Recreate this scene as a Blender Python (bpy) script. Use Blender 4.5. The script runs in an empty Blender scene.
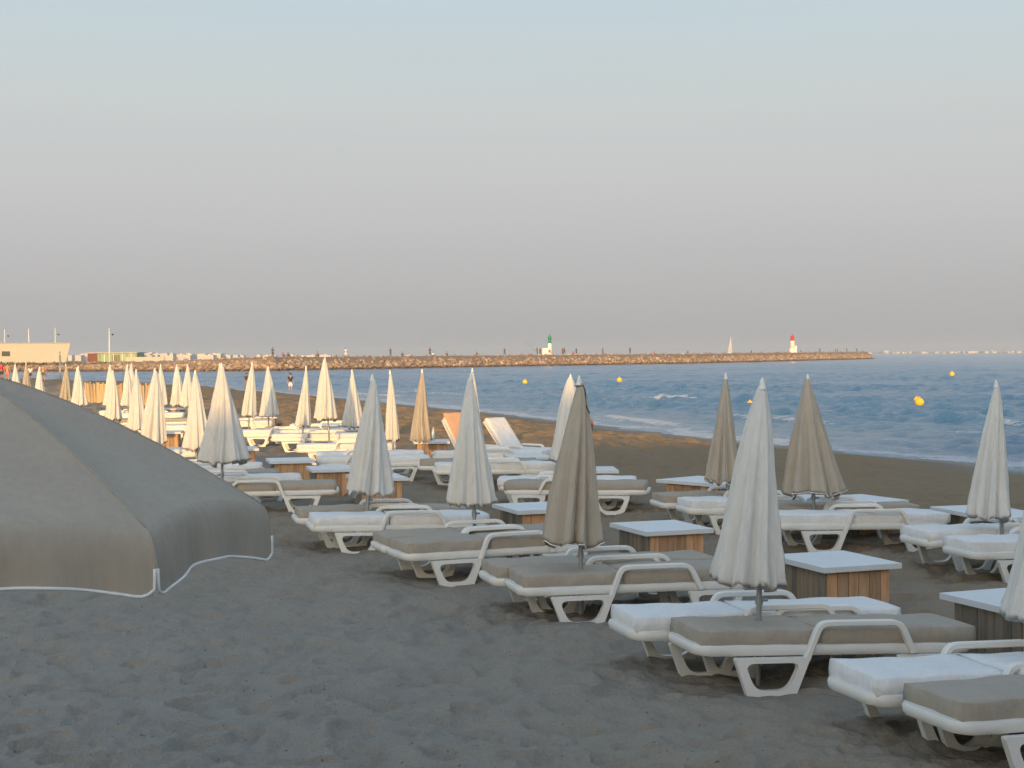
import bpy, bmesh, math, random
import numpy as np
from mathutils import Vector, Matrix
R = math.radians
rnd = random.Random(7)
scene = bpy.context.scene
COL = scene.collection

# ------------------------------------------------------------------ camera
F = 1500.0; CX = 512.0; CY = 384.0; EYE = 355.1; H = 2.4; ROLL = -.0065
PITCH = math.atan((CY - EYE) / F)
SEA = -0.8
cam_d = bpy.data.cameras.new('camera'); cam = bpy.data.objects.new('camera', cam_d); COL.objects.link(cam)
CM = Matrix.Rotation(R(90) - PITCH, 3, 'X') @ Matrix.Rotation(ROLL, 3, 'Z')     # the camera was held a third of a degree off level
cam.location = (0, 0, H); cam.rotation_euler = CM.to_euler()
cam_d.sensor_width = 36; cam_d.lens = F / 1024 * 36
cam_d.clip_start = 0.1; cam_d.clip_end = 30000
scene.camera = cam

def ray(px, py):
    return CM @ Vector(((px - CX) / F, (CY - py) / F, -1.0))
def at_z(px, py, z):
    d = ray(px, py); t = (z - H) / d.z
    return Vector((0, 0, H)) + d * t
def at_d(px, py, y):
    d = ray(px, py); return Vector((0, 0, H)) + d * (y / d.y)

# ------------------------------------------------------------------ numpy noise
_rs = np.random.RandomState(3)
_perm = _rs.permutation(512); _perm = np.concatenate([_perm, _perm, _perm])
_ang = _rs.rand(512) * 2 * np.pi; _gx = np.cos(_ang); _gy = np.sin(_ang)
def pnoise(x, y):
    xi = np.floor(x).astype(np.int64); yi = np.floor(y).astype(np.int64)
    xf = x - xi; yf = y - yi
    u = xf * xf * xf * (xf * (xf * 6 - 15) + 10); v = yf * yf * yf * (yf * (yf * 6 - 15) + 10)
    def g(ix, iy, dx, dy):
        h = _perm[_perm[ix & 511] + (iy & 511)] & 511
        return _gx[h] * dx + _gy[h] * dy
    n00 = g(xi, yi, xf, yf); n10 = g(xi + 1, yi, xf - 1, yf)
    n01 = g(xi, yi + 1, xf, yf - 1); n11 = g(xi + 1, yi + 1, xf - 1, yf - 1)
    a = n00 + u * (n10 - n00); b = n01 + u * (n11 - n01)
    return (a + v * (b - a)) * 1.5
def sstep(a, b, x):
    t = np.clip((x - a) / (b - a), 0, 1); return t * t * (3 - 2 * t)

# ------------------------------------------------------------------ mesh helpers
def link(o, parent=None):
    COL.objects.link(o)
    if parent is not None: o.parent = parent
    return o
def obj(name, bm, mat, parent=None, smooth=False, loc=(0, 0, 0), rot=(0, 0, 0)):
    if isinstance(bm, bpy.types.Mesh): me = bm
    else:
        bmesh.ops.recalc_face_normals(bm, faces=bm.faces)
        me = bpy.data.meshes.new(name); bm.to_mesh(me); bm.free()
    if mat is not None and len(me.materials) == 0:
        for m in (mat if isinstance(mat, (list, tuple)) else [mat]): me.materials.append(m)
    me.polygons.foreach_set('use_smooth', [True] * len(me.polygons))
    if not smooth: me.set_sharp_from_angle(angle=R(38))
    o = bpy.data.objects.new(name, me); o.location = loc; o.rotation_euler = rot
    return link(o, parent)
def tag(o, label, cat, group=None):
    o['label'] = label; o['category'] = cat
    if group: o['group'] = group
    return o
def thing(name, label, cat, loc=(0, 0, 0), rz=0, group=None):
    o = bpy.data.objects.new(name, None); o.empty_display_size = .2
    o.location = loc; o.rotation_euler = (0, 0, rz)
    return tag(link(o), label, cat, group)
def kind(o, k): o['kind'] = k; return o
def dup(root):
    r = root.copy(); COL.objects.link(r)
    for ch in list(root.children):
        c = ch.copy(); COL.objects.link(c); c.parent = r
        for g in list(ch.children):
            d = g.copy(); COL.objects.link(d); d.parent = c
    return r
def box(bm, x0, x1, y0, y1, z0, z1, mi=0):
    vs = [bm.verts.new((x, y, z)) for x in (x0, x1) for y in (y0, y1) for z in (z0, z1)]
    for f in ((0, 1, 3, 2), (4, 6, 7, 5), (0, 4, 5, 1), (2, 3, 7, 6), (0, 2, 6, 4), (1, 5, 7, 3)):
        fc = bm.faces.new([vs[i] for i in f]); fc.material_index = mi
    return vs
def bevel(bm, w, seg=2, ang=30):
    es = [e for e in bm.edges if len(e.link_faces) == 2 and e.calc_face_angle(0) > R(ang)]
    bmesh.ops.bevel(bm, geom=es, offset=w, segments=seg, affect='EDGES', profile=.6)
def tube(bm, pts, radii, n=8, caps=True, closed=False, sx=1.0):
    pts = [Vector(p) for p in pts]
    if not isinstance(radii, (list, tuple)): radii = [radii] * len(pts)
    rings = []; L = len(pts); up = None
    for i, p in enumerate(pts):
        if closed: t = pts[(i + 1) % L] - pts[i - 1]
        else: t = pts[min(i + 1, L - 1)] - pts[max(i - 1, 0)]
        t.normalize()
        if up is None:
            up = Vector((0, 0, 1)) if abs(t.z) < .9 else Vector((1, 0, 0))
        a = t.cross(up).normalized(); b = a.cross(t).normalized(); up = b
        rings.append([bm.verts.new(p + (a * math.cos(2 * math.pi * k / n) * sx + b * math.sin(2 * math.pi * k / n)) * radii[i]) for k in range(n)])
    rng = range(L) if closed else range(L - 1)
    for i in rng:
        A = rings[i]; B = rings[(i + 1) % L]
        for k in range(n):
            bm.faces.new((A[k], A[(k + 1) % n], B[(k + 1) % n], B[k]))
    if caps and not closed:
        bm.faces.new(rings[0][::-1]); bm.faces.new(rings[-1])
def sweep(bm, pts, w, t, y, closed=False):
    """rectangular bar along a path in the x-z plane: w in the plane, t across (in y)"""
    P = [Vector((p[0], 0, p[1])) for p in pts]; L = len(P); rings = []
    for i, p in enumerate(P):
        if closed: a = (p - P[i - 1]).normalized(); b = (P[(i + 1) % L] - p).normalized()
        else:
            a = (p - P[i - 1]).normalized() if i > 0 else (P[1] - P[0]).normalized()
            b = (P[i + 1] - p).normalized() if i < L - 1 else a
        tt = (a + b).normalized(); n = Vector((-tt.z, 0, tt.x)); k = 1 / max(.5, tt.dot(a))
        o = n * (w / 2) * k; c = w * .18
        e = n * (w / 2 - c) * k
        rings.append([bm.verts.new(v) for v in (
            p + o + Vector((0, y - t / 2 + c, 0)), p + o + Vector((0, y + t / 2 - c, 0)), p + e + Vector((0, y + t / 2, 0)), p - e + Vector((0, y + t / 2, 0)),
            p - o + Vector((0, y + t / 2 - c, 0)), p - o + Vector((0, y - t / 2 + c, 0)), p - e + Vector((0, y - t / 2, 0)), p + e + Vector((0, y - t / 2, 0)))])
    for i in (range(L) if closed else range(L - 1)):
        A = rings[i]; B = rings[(i + 1) % L]
        for k in range(8): bm.faces.new((A[k], A[(k + 1) % 8], B[(k + 1) % 8], B[k]))
    if not closed: bm.faces.new(rings[0][::-1]); bm.faces.new(rings[-1])
def smooth_path(pts, r, n=4, closed=False):
    """round the corners of a 2D path"""
    P = [Vector(p) for p in pts]; out = []; L = len(P)
    for i, p in enumerate(P):
        if not closed and i in (0, L - 1): out.append(p); continue
        a = P[i - 1]; b = P[(i + 1) % L]
        ra = min(r, (a - p).length * .45); rb = min(r, (b - p).length * .45)
        s = p + (a - p).normalized() * ra; e = p + (b - p).normalized() * rb
        for k in range(n + 1):
            u = k / n; out.append((1 - u) ** 2 * s + 2 * u * (1 - u) * p + u * u * e)
    return out
def lathe(bm, prof, n=16, c=(0, 0, 0)):
    rings = [[bm.verts.new((c[0] + r * math.cos(2 * math.pi * k / n), c[1] + r * math.sin(2 * math.pi * k / n), c[2] + z)) for k in range(n)] for r, z in prof]
    for A, B in zip(rings, rings[1:]):
        for k in range(n): bm.faces.new((A[k], A[(k + 1) % n], B[(k + 1) % n], B[k]))
    bm.faces.new(rings[0][::-1]); bm.faces.new(rings[-1])
def np_mesh(name, co, quads, mat, attrs=None, smooth=True):
    me = bpy.data.meshes.new(name)
    nv = len(co); nf = len(quads)
    me.vertices.add(nv); me.vertices.foreach_set('co', np.ascontiguousarray(co, dtype=np.float32).ravel())
    me.loops.add(nf * 4); me.loops.foreach_set('vertex_index', np.ascontiguousarray(quads, dtype=np.int32).ravel())
    me.polygons.add(nf); me.polygons.foreach_set('loop_start', np.arange(0, nf * 4, 4, dtype=np.int32))
    me.update(calc_edges=True)
    if smooth: me.polygons.foreach_set('use_smooth', np.ones(nf, dtype=bool))
    for k, v in (attrs or {}).items():
        a = me.attributes.new(k, 'FLOAT', 'POINT'); a.data.foreach_set('value', np.ascontiguousarray(v, dtype=np.float32))
    me.materials.append(mat); me.validate()
    return me

# ------------------------------------------------------------------ materials
def new_mat(name):
    m = bpy.data.materials.new(name); m.use_nodes = True
    nt = m.node_tree; b = nt.nodes['Principled BSDF']
    return m, nt, b
def N(nt, t, **kw):
    n = nt.nodes.new(t)
    for k, v in kw.items():
        if k in ('operation', 'blend_type', 'data_type', 'attribute_name', 'feature', 'wave_type', 'bands_direction', 'musgrave_type', 'noise_dimensions'): setattr(n, k, v)
        else: n.inputs[k].default_value = v
    return n
def L(nt, a, b): nt.links.new(a, b)
def coords(nt, scale=(1, 1, 1), which='Object'):
    tc = N(nt, 'ShaderNodeTexCoord'); mp = N(nt, 'ShaderNodeMapping'); mp.inputs['Scale'].default_value = scale
    L(nt, tc.outputs[which], mp.inputs['Vector']); return mp.outputs['Vector']
def noise(nt, vec, scale, detail=4, rough=.55):
    n = N(nt, 'ShaderNodeTexNoise', Scale=scale, Detail=detail, Roughness=rough)
    if vec is not None: L(nt, vec, n.inputs['Vector'])
    return n.outputs['Fac']
def ramp(nt, fac, stops):
    r = N(nt, 'ShaderNodeValToRGB'); e = r.color_ramp.elements
    while len(e) < len(stops): e.new(.5)
    for i, (p, c) in enumerate(stops):
        e[i].position = p; e[i].color = (*c, 1) if len(c) == 3 else c
    L(nt, fac, r.inputs['Fac']); return r.outputs['Color']
def mixc(nt, fac, a, b, bt='MIX'):
    n = nt.nodes.new('ShaderNodeMix'); n.data_type = 'RGBA'; n.blend_type = bt
    for s, v in ((n.inputs[0], fac), (n.inputs[6], a), (n.inputs[7], b)):
        if isinstance(v, (int, float)): s.default_value = v
        elif isinstance(v, tuple): s.default_value = (*v, 1) if len(v) == 3 else v
        else: L(nt, v, s)
    return n.outputs[2]
def math_n(nt, op, a, b=0.0):
    n = N(nt, 'ShaderNodeMath', operation=op)
    for s, v in ((n.inputs[0], a), (n.inputs[1], b)):
        if isinstance(v, (int, float)): s.default_value = v
        else: L(nt, v, s)
    return n.outputs[0]
def bump(nt, b, h, strength=.3, dist=.02, prev=None):
    n = N(nt, 'ShaderNodeBump', Strength=strength, Distance=dist); L(nt, h, n.inputs['Height'])
    if prev is not None: L(nt, prev, n.inputs['Normal'])
    if b is not None: L(nt, n.outputs['Normal'], b.inputs['Normal'])
    return n.outputs['Normal']
def simple(name, col, rough=.6, var=.12, scale=6, bmp=0.0, metal=0.0, bscale=60):
    m, nt, b = new_mat(name); v = coords(nt)
    f = noise(nt, v, scale, 5)
    c = ramp(nt, f, [(.25, tuple(x * (1 - var) for x in col)), (.75, tuple(min(1, x * (1 + var)) for x in col))])
    L(nt, c, b.inputs['Base Color']); b.inputs['Roughness'].default_value = rough; b.inputs['Metallic'].default_value = metal
    if bmp: bump(nt, b, noise(nt, v, bscale, 3), bmp, .01)
    return m
def cloth(name, col, trans=.25, var=.06, weave=400, wrinkle=.35):
    m, nt, b = new_mat(name); v = coords(nt)
    c = ramp(nt, noise(nt, v, 5, 6), [(.3, tuple(x * (1 - var) for x in col)), (.7, tuple(min(1, x * (1 + var)) for x in col))])
    c = mixc(nt, .35, c, ramp(nt, noise(nt, coords(nt, (1, 1, .15)), 40, 3), [(.35, tuple(x * .86 for x in col)), (.65, tuple(min(1, x * 1.05) for x in col))]))
    L(nt, c, b.inputs['Base Color']); b.inputs['Roughness'].default_value = .9; b.inputs['Specular IOR Level'].default_value = .15
    n1 = bump(nt, None, noise(nt, v, 9, 4), wrinkle, .03)
    n2 = bump(nt, b, noise(nt, v, weave, 2), .15, .003, n1)
    if trans:
        t = N(nt, 'ShaderNodeBsdfTranslucent'); L(nt, c, t.inputs['Color']); L(nt, n2, t.inputs['Normal'])
        mx = N(nt, 'ShaderNodeMixShader', Fac=trans); L(nt, b.outputs[0], mx.inputs[1]); L(nt, t.outputs[0], mx.inputs[2])
        L(nt, mx.outputs[0], nt.nodes['Material Output'].inputs['Surface'])
    return m

M = {}
M['plastic'] = simple('white_plastic', (.66, .65, .615), .42, .06, 3, .05)
M['cush_w'] = cloth('white_mattress_cloth', (.66, .66, .65), 0, .05, 400, .7)
M['cush_g'] = cloth('taupe_mattress_cloth', (.345, .306, .253), 0, .08, 400, .7)
M['can_w'] = cloth('white_canopy_cloth', (.82, .805, .77), .36, .05)
M['can_t'] = cloth('taupe_canopy_cloth', (.53, .475, .40), .3, .06)
M['open_t'] = cloth('beige_canopy_cloth', (.40, .352, .29), .12, .05, 500, .2)
M['piping'] = simple('white_piping', (.7, .7, .68), .7, .05)
M['steel'] = simple('grey_pole_metal', (.30, .31, .32), .38, .1, 8, 0, .6)
M['black'] = simple('black_strap', (.02, .02, .022), .8, .2)
M['top_w'] = simple('white_painted_board', (.56, .58, .59), .5, .05, 4, .08, 0, 90)

def wood(name, c0, c1, c2):
    m, nt, b = new_mat(name)
    at = N(nt, 'ShaderNodeAttribute', attribute_name='plank')
    tc = N(nt, 'ShaderNodeTexCoord'); mp = N(nt, 'ShaderNodeMapping'); mp.inputs['Scale'].default_value = (14, 14, 1.3)
    L(nt, tc.outputs['Object'], mp.inputs['Vector'])
    ad = N(nt, 'ShaderNodeVectorMath', operation='ADD'); L(nt, mp.outputs[0], ad.inputs[0])
    cb = N(nt, 'ShaderNodeCombineXYZ'); L(nt, math_n(nt, 'MULTIPLY', at.outputs['Fac'], 37.0), cb.inputs[2]); L(nt, cb.outputs[0], ad.inputs[1])
    f = noise(nt, ad.outputs[0], 2.2, 7, .65)
    c = ramp(nt, f, [(.25, c0), (.5, c1), (.78, c2)])
    k = ramp(nt, at.outputs['Fac'], [(0, (.62, .62, .64)), (.5, (1, .98, .95)), (1, (1.25, 1.12, 1.0))])
    c = mixc(nt, 1.0, c, k, 'MULTIPLY')
    L(nt, c, b.inputs['Base Color']); b.inputs['Roughness'].default_value = .8
    bump(nt, b, f, .35, .01)
    return m
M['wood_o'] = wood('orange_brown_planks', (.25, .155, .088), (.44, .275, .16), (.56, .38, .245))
M['wood_g'] = wood('grey_brown_planks', (.14, .115, .085), (.22, .185, .14), (.29, .25, .2))  # darker and greyer than the orange-brown set; left and back of the boxes
M['pale_wood'] = wood('pale_chestnut_paling', (.3, .22, .13), (.45, .34, .21), (.55, .44, .3))

# sand
m, nt, b = new_mat('sand'); M['sand'] = m
v = coords(nt)
wet = N(nt, 'ShaderNodeAttribute', attribute_name='wet').outputs['Fac']
dent = N(nt, 'ShaderNodeAttribute', attribute_name='dent').outputs['Fac']
c = ramp(nt, noise(nt, v, 1.1, 8, .6), [(.25, (.215, .196, .166)), (.75, (.262, .238, .202))])
c = mixc(nt, .45, c, ramp(nt, noise(nt, v, 60, 4, .7), [(.35, (.165, .150, .127)), (.65, (.28, .255, .218))]))
spk = ramp(nt, noise(nt, v, 23, 2), [(.70, (0, 0, 0)), (.735, (1, 1, 1))])
c = mixc(nt, spk, c, (.10, .085, .065))
gold = N(nt, 'ShaderNodeAttribute', attribute_name='golden').outputs['Fac']
c = mixc(nt, math_n(nt, 'MULTIPLY', gold, .8), c, mixc(nt, .5, (.245, .175, .098), c, 'SOFT_LIGHT'))
c = mixc(nt, wet, c, (.10, .078, .055))
L(nt, c, b.inputs['Base Color'])
rr = N(nt, 'ShaderNodeMapRange'); L(nt, wet, rr.inputs[0]); rr.inputs[3].default_value = .95; rr.inputs[4].default_value = .42; L(nt, rr.outputs[0], b.inputs['Roughness'])
b.inputs['Specular IOR Level'].default_value = .2
n1 = bump(nt, None, noise(nt, v, 5, 4, .5), .6, .12)
bump(nt, b, noise(nt, v, 90, 4, .7), .35, .008, n1)

# water
m, nt, b = new_mat('sea_water'); M['water'] = m
v = coords(nt)
foam = N(nt, 'ShaderNodeAttribute', attribute_name='foam').outputs['Fac']
shal = N(nt, 'ShaderNodeAttribute', attribute_name='shallow').outputs['Fac']
c = mixc(nt, shal, (.05, .15, .27), (.21, .275, .32))
c = mixc(nt, .5, c, ramp(nt, noise(nt, v, .05, 4), [(.3, (.042, .13, .24)), (.7, (.095, .22, .355))]))
ff = math_n(nt, 'MULTIPLY', foam, 1.0)
fn = noise(nt, coords(nt, (1, 1, 1)), 1.5, 9, .78)
fm = math_n(nt, 'ADD', ff, math_n(nt, 'MULTIPLY', math_n(nt, 'SUBTRACT', fn, .5), 2.4))
fr = ramp(nt, fm, [(.46, (0, 0, 0)), (.72, (1, 1, 1))])
fr = math_n(nt, 'MULTIPLY', fr, ramp(nt, foam, [(.02, (0, 0, 0)), (.2, (1, 1, 1))]))
c = mixc(nt, fr, c, (.50, .515, .54))
L(nt, c, b.inputs['Base Color'])
ro = N(nt, 'ShaderNodeMapRange'); L(nt, fr, ro.inputs[0]); ro.inputs[3].default_value = .12; ro.inputs[4].default_value = .8; L(nt, ro.outputs[0], b.inputs['Roughness'])
b.inputs['IOR'].default_value = 1.333
b.inputs['Specular IOR Level'].default_value = .42
n1 = bump(nt, None, noise(nt, coords(nt, (1, 1.0, 1)), .9, 7, .7), .95, .42)
bump(nt, b, noise(nt, v, 5, 4, .6), .7, .07, n1)

# rock
m, nt, b = new_mat('rock'); M['rock'] = m
v = coords(nt); at = N(nt, 'ShaderNodeAttribute', attribute_name='tone').outputs['Fac']
c = ramp(nt, at, [(0, (.13, .08, .05)), (.4, (.24, .155, .10)), (.75, (.36, .25, .165)), (1, (.55, .44, .33))])
c = mixc(nt, .4, c, ramp(nt, noise(nt, v, 2.5, 6), [(.3, (.15, .1, .065)), (.7, (.5, .4, .3))]))
wl = N(nt, 'ShaderNodeAttribute', attribute_name='wet').outputs['Fac']
c = mixc(nt, wl, c, (.07, .05, .035))
L(nt, c, b.inputs['Base Color']); b.inputs['Roughness'].default_value = .9
bump(nt, b, noise(nt, v, 3, 6), .5, .15)

# ------------------------------------------------------------------ beach shape
_sh = [at_z(px_, py_, SEA) for px_, py_ in ((1024, 471), (979, 464), (850, 452), (700, 438), (600, 425.5), (500, 414), (338, 398), (200, 388), (100, 384.3), (0, 383))]
_l = _sh[-1]
SHORE = np.array([(70, -80), (48, -40), (35, -15), (27, 5), (20.5, 20), (16, 33)] + [(p_.x, p_.y) for p_ in _sh] + [(_l.x - 40, _l.y + 12), (_l.x - 110, _l.y + 20), (_l.x - 400, _l.y + 30)], dtype=float)
def shore_u(x, y):
    """signed distance to the waterline, positive on land"""
    best = np.full(x.shape, 1e9); sg = np.ones(x.shape)
    for (ax, ay), (bx, by) in zip(SHORE[:-1], SHORE[1:]):
        dx, dy = bx - ax, by - ay; l2 = dx * dx + dy * dy
        t = np.clip(((x - ax) * dx + (y - ay) * dy) / l2, 0, 1)
        d = np.hypot(x - ax - t * dx, y - ay - t * dy)
        cr = dx * (y - ay) - dy * (x - ax)
        mk = d < best; best = np.where(mk, d, best); sg = np.where(mk, np.sign(cr), sg)
    return best * sg
def beach_z(u):
    return np.where(u > 0, SEA + .8 * sstep(-5.5, 13, u) * 1.0 - .8 * sstep(-5.5, 13, 0 * u) * (1 - sstep(0, 13, u)), SEA + u * .06).clip(-6, .02)
def ground_at(x, y):
    return float(beach_z(shore_u(np.array([float(x)]), np.array([float(y)])))[0])
def polar(radii, angs):
    A, RR = np.meshgrid(np.radians(angs), radii)
    x = RR * np.sin(A); y = RR * np.cos(A)
    nr, na = x.shape
    i = np.arange(nr * na).reshape(nr, na)
    q = np.stack([i[:-1, :-1], i[:-1, 1:], i[1:, 1:], i[1:, :-1]], -1).reshape(-1, 4)
    return x.ravel(), y.ravel(), q, nr, na
def geo(a, b, r):
    n = int(math.log(b / a) / r) + 1
    return np.exp(np.linspace(math.log(a), math.log(b), n))

angs = np.concatenate([np.linspace(-180, -32, 40)[:-1], np.linspace(-32, 32, 430), np.linspace(32, 180, 40)[1:]])
radii = np.concatenate([[.3, 1, 2, 3, 4, 5, 5.6], geo(6, 36, .0042), geo(36, 115, .0026)[1:], geo(115, 150, .0042)[1:], geo(150, 500, .015)[1:], geo(500, 6000, .2)[1:]])
x, y, q, nr, na = polar(radii, angs)
u = shore_u(x, y)
z = beach_z(u)
rr0 = np.hypot(x, y); near = 1 - sstep(150, 260, rr0)
dry = sstep(1.5, 6.0, u)
n1 = pnoise(x / .55 + 3, y / .55); n2 = pnoise(x / .24 + 9, y / .24 + 4); n3 = pnoise(x / 2.6, y / 2.6); n4 = pnoise(x / .12 + 31, y / .12)
d1 = sstep(.12, .62, n1); d2 = sstep(.15, .6, n2)
amp = .75 + .5 * pnoise(x / 5 + 40, y / 5)
fine = 1 - sstep(30, 60, rr0)
n5 = pnoise(x / 1.1 + 17, y / 1.1 + 5)
rough = sstep(34, 50, rr0); far = sstep(75, 120, rr0); n6 = pnoise(x / .36 + 70, y / .36)
n7 = pnoise(x / .30 + 5 + .4 * n3, y / .25 + 90); n8 = pnoise(x / .17 + 60, y / .15 + 21)
steps = -.052 * sstep(.05, .48, n7) - .020 * sstep(.08, .45, n8) + .018 * sstep(-.25, .05, n7) * (1 - sstep(.05, .3, n7))
z += near * dry * (amp * (-.05 * d1 * fine + steps * fine + .010 * n4 * fine) + .03 * n3 + .05 * n5 + (.02 + .05 * rough) * n6 + .21 * rough * (1 - far) * pnoise(x / 1.0 + 12, y / .42) + .34 * far * pnoise(x / 2.2 + 12, y / .95))
z += near * (1 - dry) * .012 * n3
dent = d1 * dry
wet = (1 - sstep(.8, 3.6, u + .9 * pnoise(x / 5, y / 5) + .3 * pnoise(x / 1.2, y / 1.2))) * 1.0
golden = 1 - sstep(13, 26, u + 3 * pnoise(x / 9, y / 9))
me = np_mesh('sand_beach', np.stack([x, y, z], 1), q, M['sand'], {'wet': wet, 'dent': dent, 'golden': golden})
kind(obj('sand_beach', me, None), 'structure')

# ------------------------------------------------------------------ sea
angs = np.concatenate([np.linspace(-75, -27, 40)[:-1], np.linspace(-27, 27, 420), np.linspace(27, 75, 40)[1:]])
radii = np.concatenate([geo(30, 500, .0034), geo(500, 6000, .02)[1:]])
x, y, q, nr, na = polar(radii, angs)
u = shore_u(x, y); r = np.hypot(x, y); off = -u
rs = np.random.RandomState(11)
z = np.zeros_like(x); base_dir = math.atan2(-.45, -.9)
warp = 1.2 * pnoise(x / 9, y / 9 + 7); 
for k in range(60):
    lam = .7 * (6.0 / .7) ** rs.rand() ** 1.25; th = base_dir + rs.normal(0, .75); kk = 2 * math.pi / lam
    ph = kk * (x * math.cos(th) + y * math.sin(th)) + rs.rand() * 6.28 + warp * (1.6 / lam)
    a = (.0088 if lam < 2 else .0056) * min(lam, 1.3 + .3 * lam) * (.5 + rs.rand())
    fade = np.exp(-(r / (lam * 150)) ** 2)
    z += a * fade * np.sin(ph)
z = z + .9 * np.maximum(z, 0) ** 1.3
patch = .65 + .7 * (pnoise(x / 33, y / 21 + 5) + .4)
depth_fade = sstep(0.0, 9, off)
z *= np.clip(patch, .25, 1.5) * (.25 + .75 * depth_fade)
foam_a = np.zeros_like(x)
# shore-parallel swells, each broken along its crest
for (o, amp_, w, sd) in ((4.5, .13, 1.1, 1), (10, .16, 1.3, 2), (18, .13, 1.5, 3), (30, .10, 1.7, 4)):
    oo = off - o - 2.5 * pnoise(x / 24 + sd * 7, y / 24)
    mod = sstep(-.15, .45, pnoise(x / 13 + sd * 3.1, y / 13 + sd))
    prof = np.exp(-(np.where(oo < 0, oo / (w * .55), oo / (w * 1.4))) ** 2)
    z += amp_ * mod * prof
    fm = mod * np.exp(-((oo + w * .25) / (w * .6)) ** 2)
    if o < 15: foam_a = np.maximum(foam_a, fm * (.85 if o < 8 else .6) * sstep(.3, .75, mod))
# the three breakers seen in the picture: (x, y, half length, direction along crest, amplitude, foam)
for (px0, py0, px1, py1, amp_, w, fo) in ((645, 398.5, 722, 399.5, .30, .9, .8), (985, 424, 1040, 428, .36, .9, .85), (935, 420, 992, 423, .50, 1.2, .0), (820, 419, 850, 420, .25, 1.2, .25), (545, 391, 563, 391, .3, 1.4, 0), (600, 394, 620, 394, .3, 1.4, .3), (300, 377, 345, 378, .3, 2, .3)):
    p = at_z(px0, py0, SEA); s = at_z(px1, py1, SEA)
    dx, dy = s.x - p.x, s.y - p.y; ln = math.hypot(dx, dy); dx /= ln; dy /= ln
    t = (x - p.x) * dx + (y - p.y) * dy; v_ = -(x - p.x) * dy + (y - p.y) * dx + .5 * pnoise(x / 3, y / 3)
    env = sstep(-1.0, 1.5, t) * (1 - sstep(ln - 1.5, ln + 1, t)) * (.75 + .5 * pnoise(t / 2.0, t * 0 + amp_ * 50))
    z += amp_ * env * np.exp(-(np.where(v_ < 0, v_ / (w * .6), v_ / (w * 1.5))) ** 2)
    if fo: foam_a = np.maximum(foam_a, fo * env * np.exp(-((v_ + w * .35) / (w * .75)) ** 2))
# swash lace
sw = off + 1.0 * pnoise(x / 6, y / 6) + .5 * pnoise(x / 1.7, y / 1.7)
foam_a = np.maximum(foam_a, .72 * sstep(-.4, .3, sw) * (1 - sstep(1.2, 2.6, sw)))
foam_a = np.maximum(foam_a, .45 * sstep(.5, 2.5, sw) * (1 - sstep(2.8, 6, sw)) * sstep(-.3, .3, pnoise(x / 5 + 50, y / 5)))
spark = sstep(.52, .75, pnoise(x / 2.5 + 11, y / 1.1)) * sstep(-.05, .35, pnoise(x / 26, y / 26 + 3))
foam_a = np.maximum(foam_a, .26 * spark * (off > 8))
shallow = 1 - sstep(0, 16, off)
keep = (u[q] < 4).any(axis=1); q = q[keep]
used = np.unique(q); remap = -np.ones(len(x), dtype=np.int64); remap[used] = np.arange(len(used))
co = np.stack([x, y, z + SEA], 1)[used]
me = np_mesh('sea', co, remap[q], M['water'], {'foam': foam_a[used], 'shallow': shallow[used]})
kind(obj('sea', me, None), 'structure')

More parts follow.
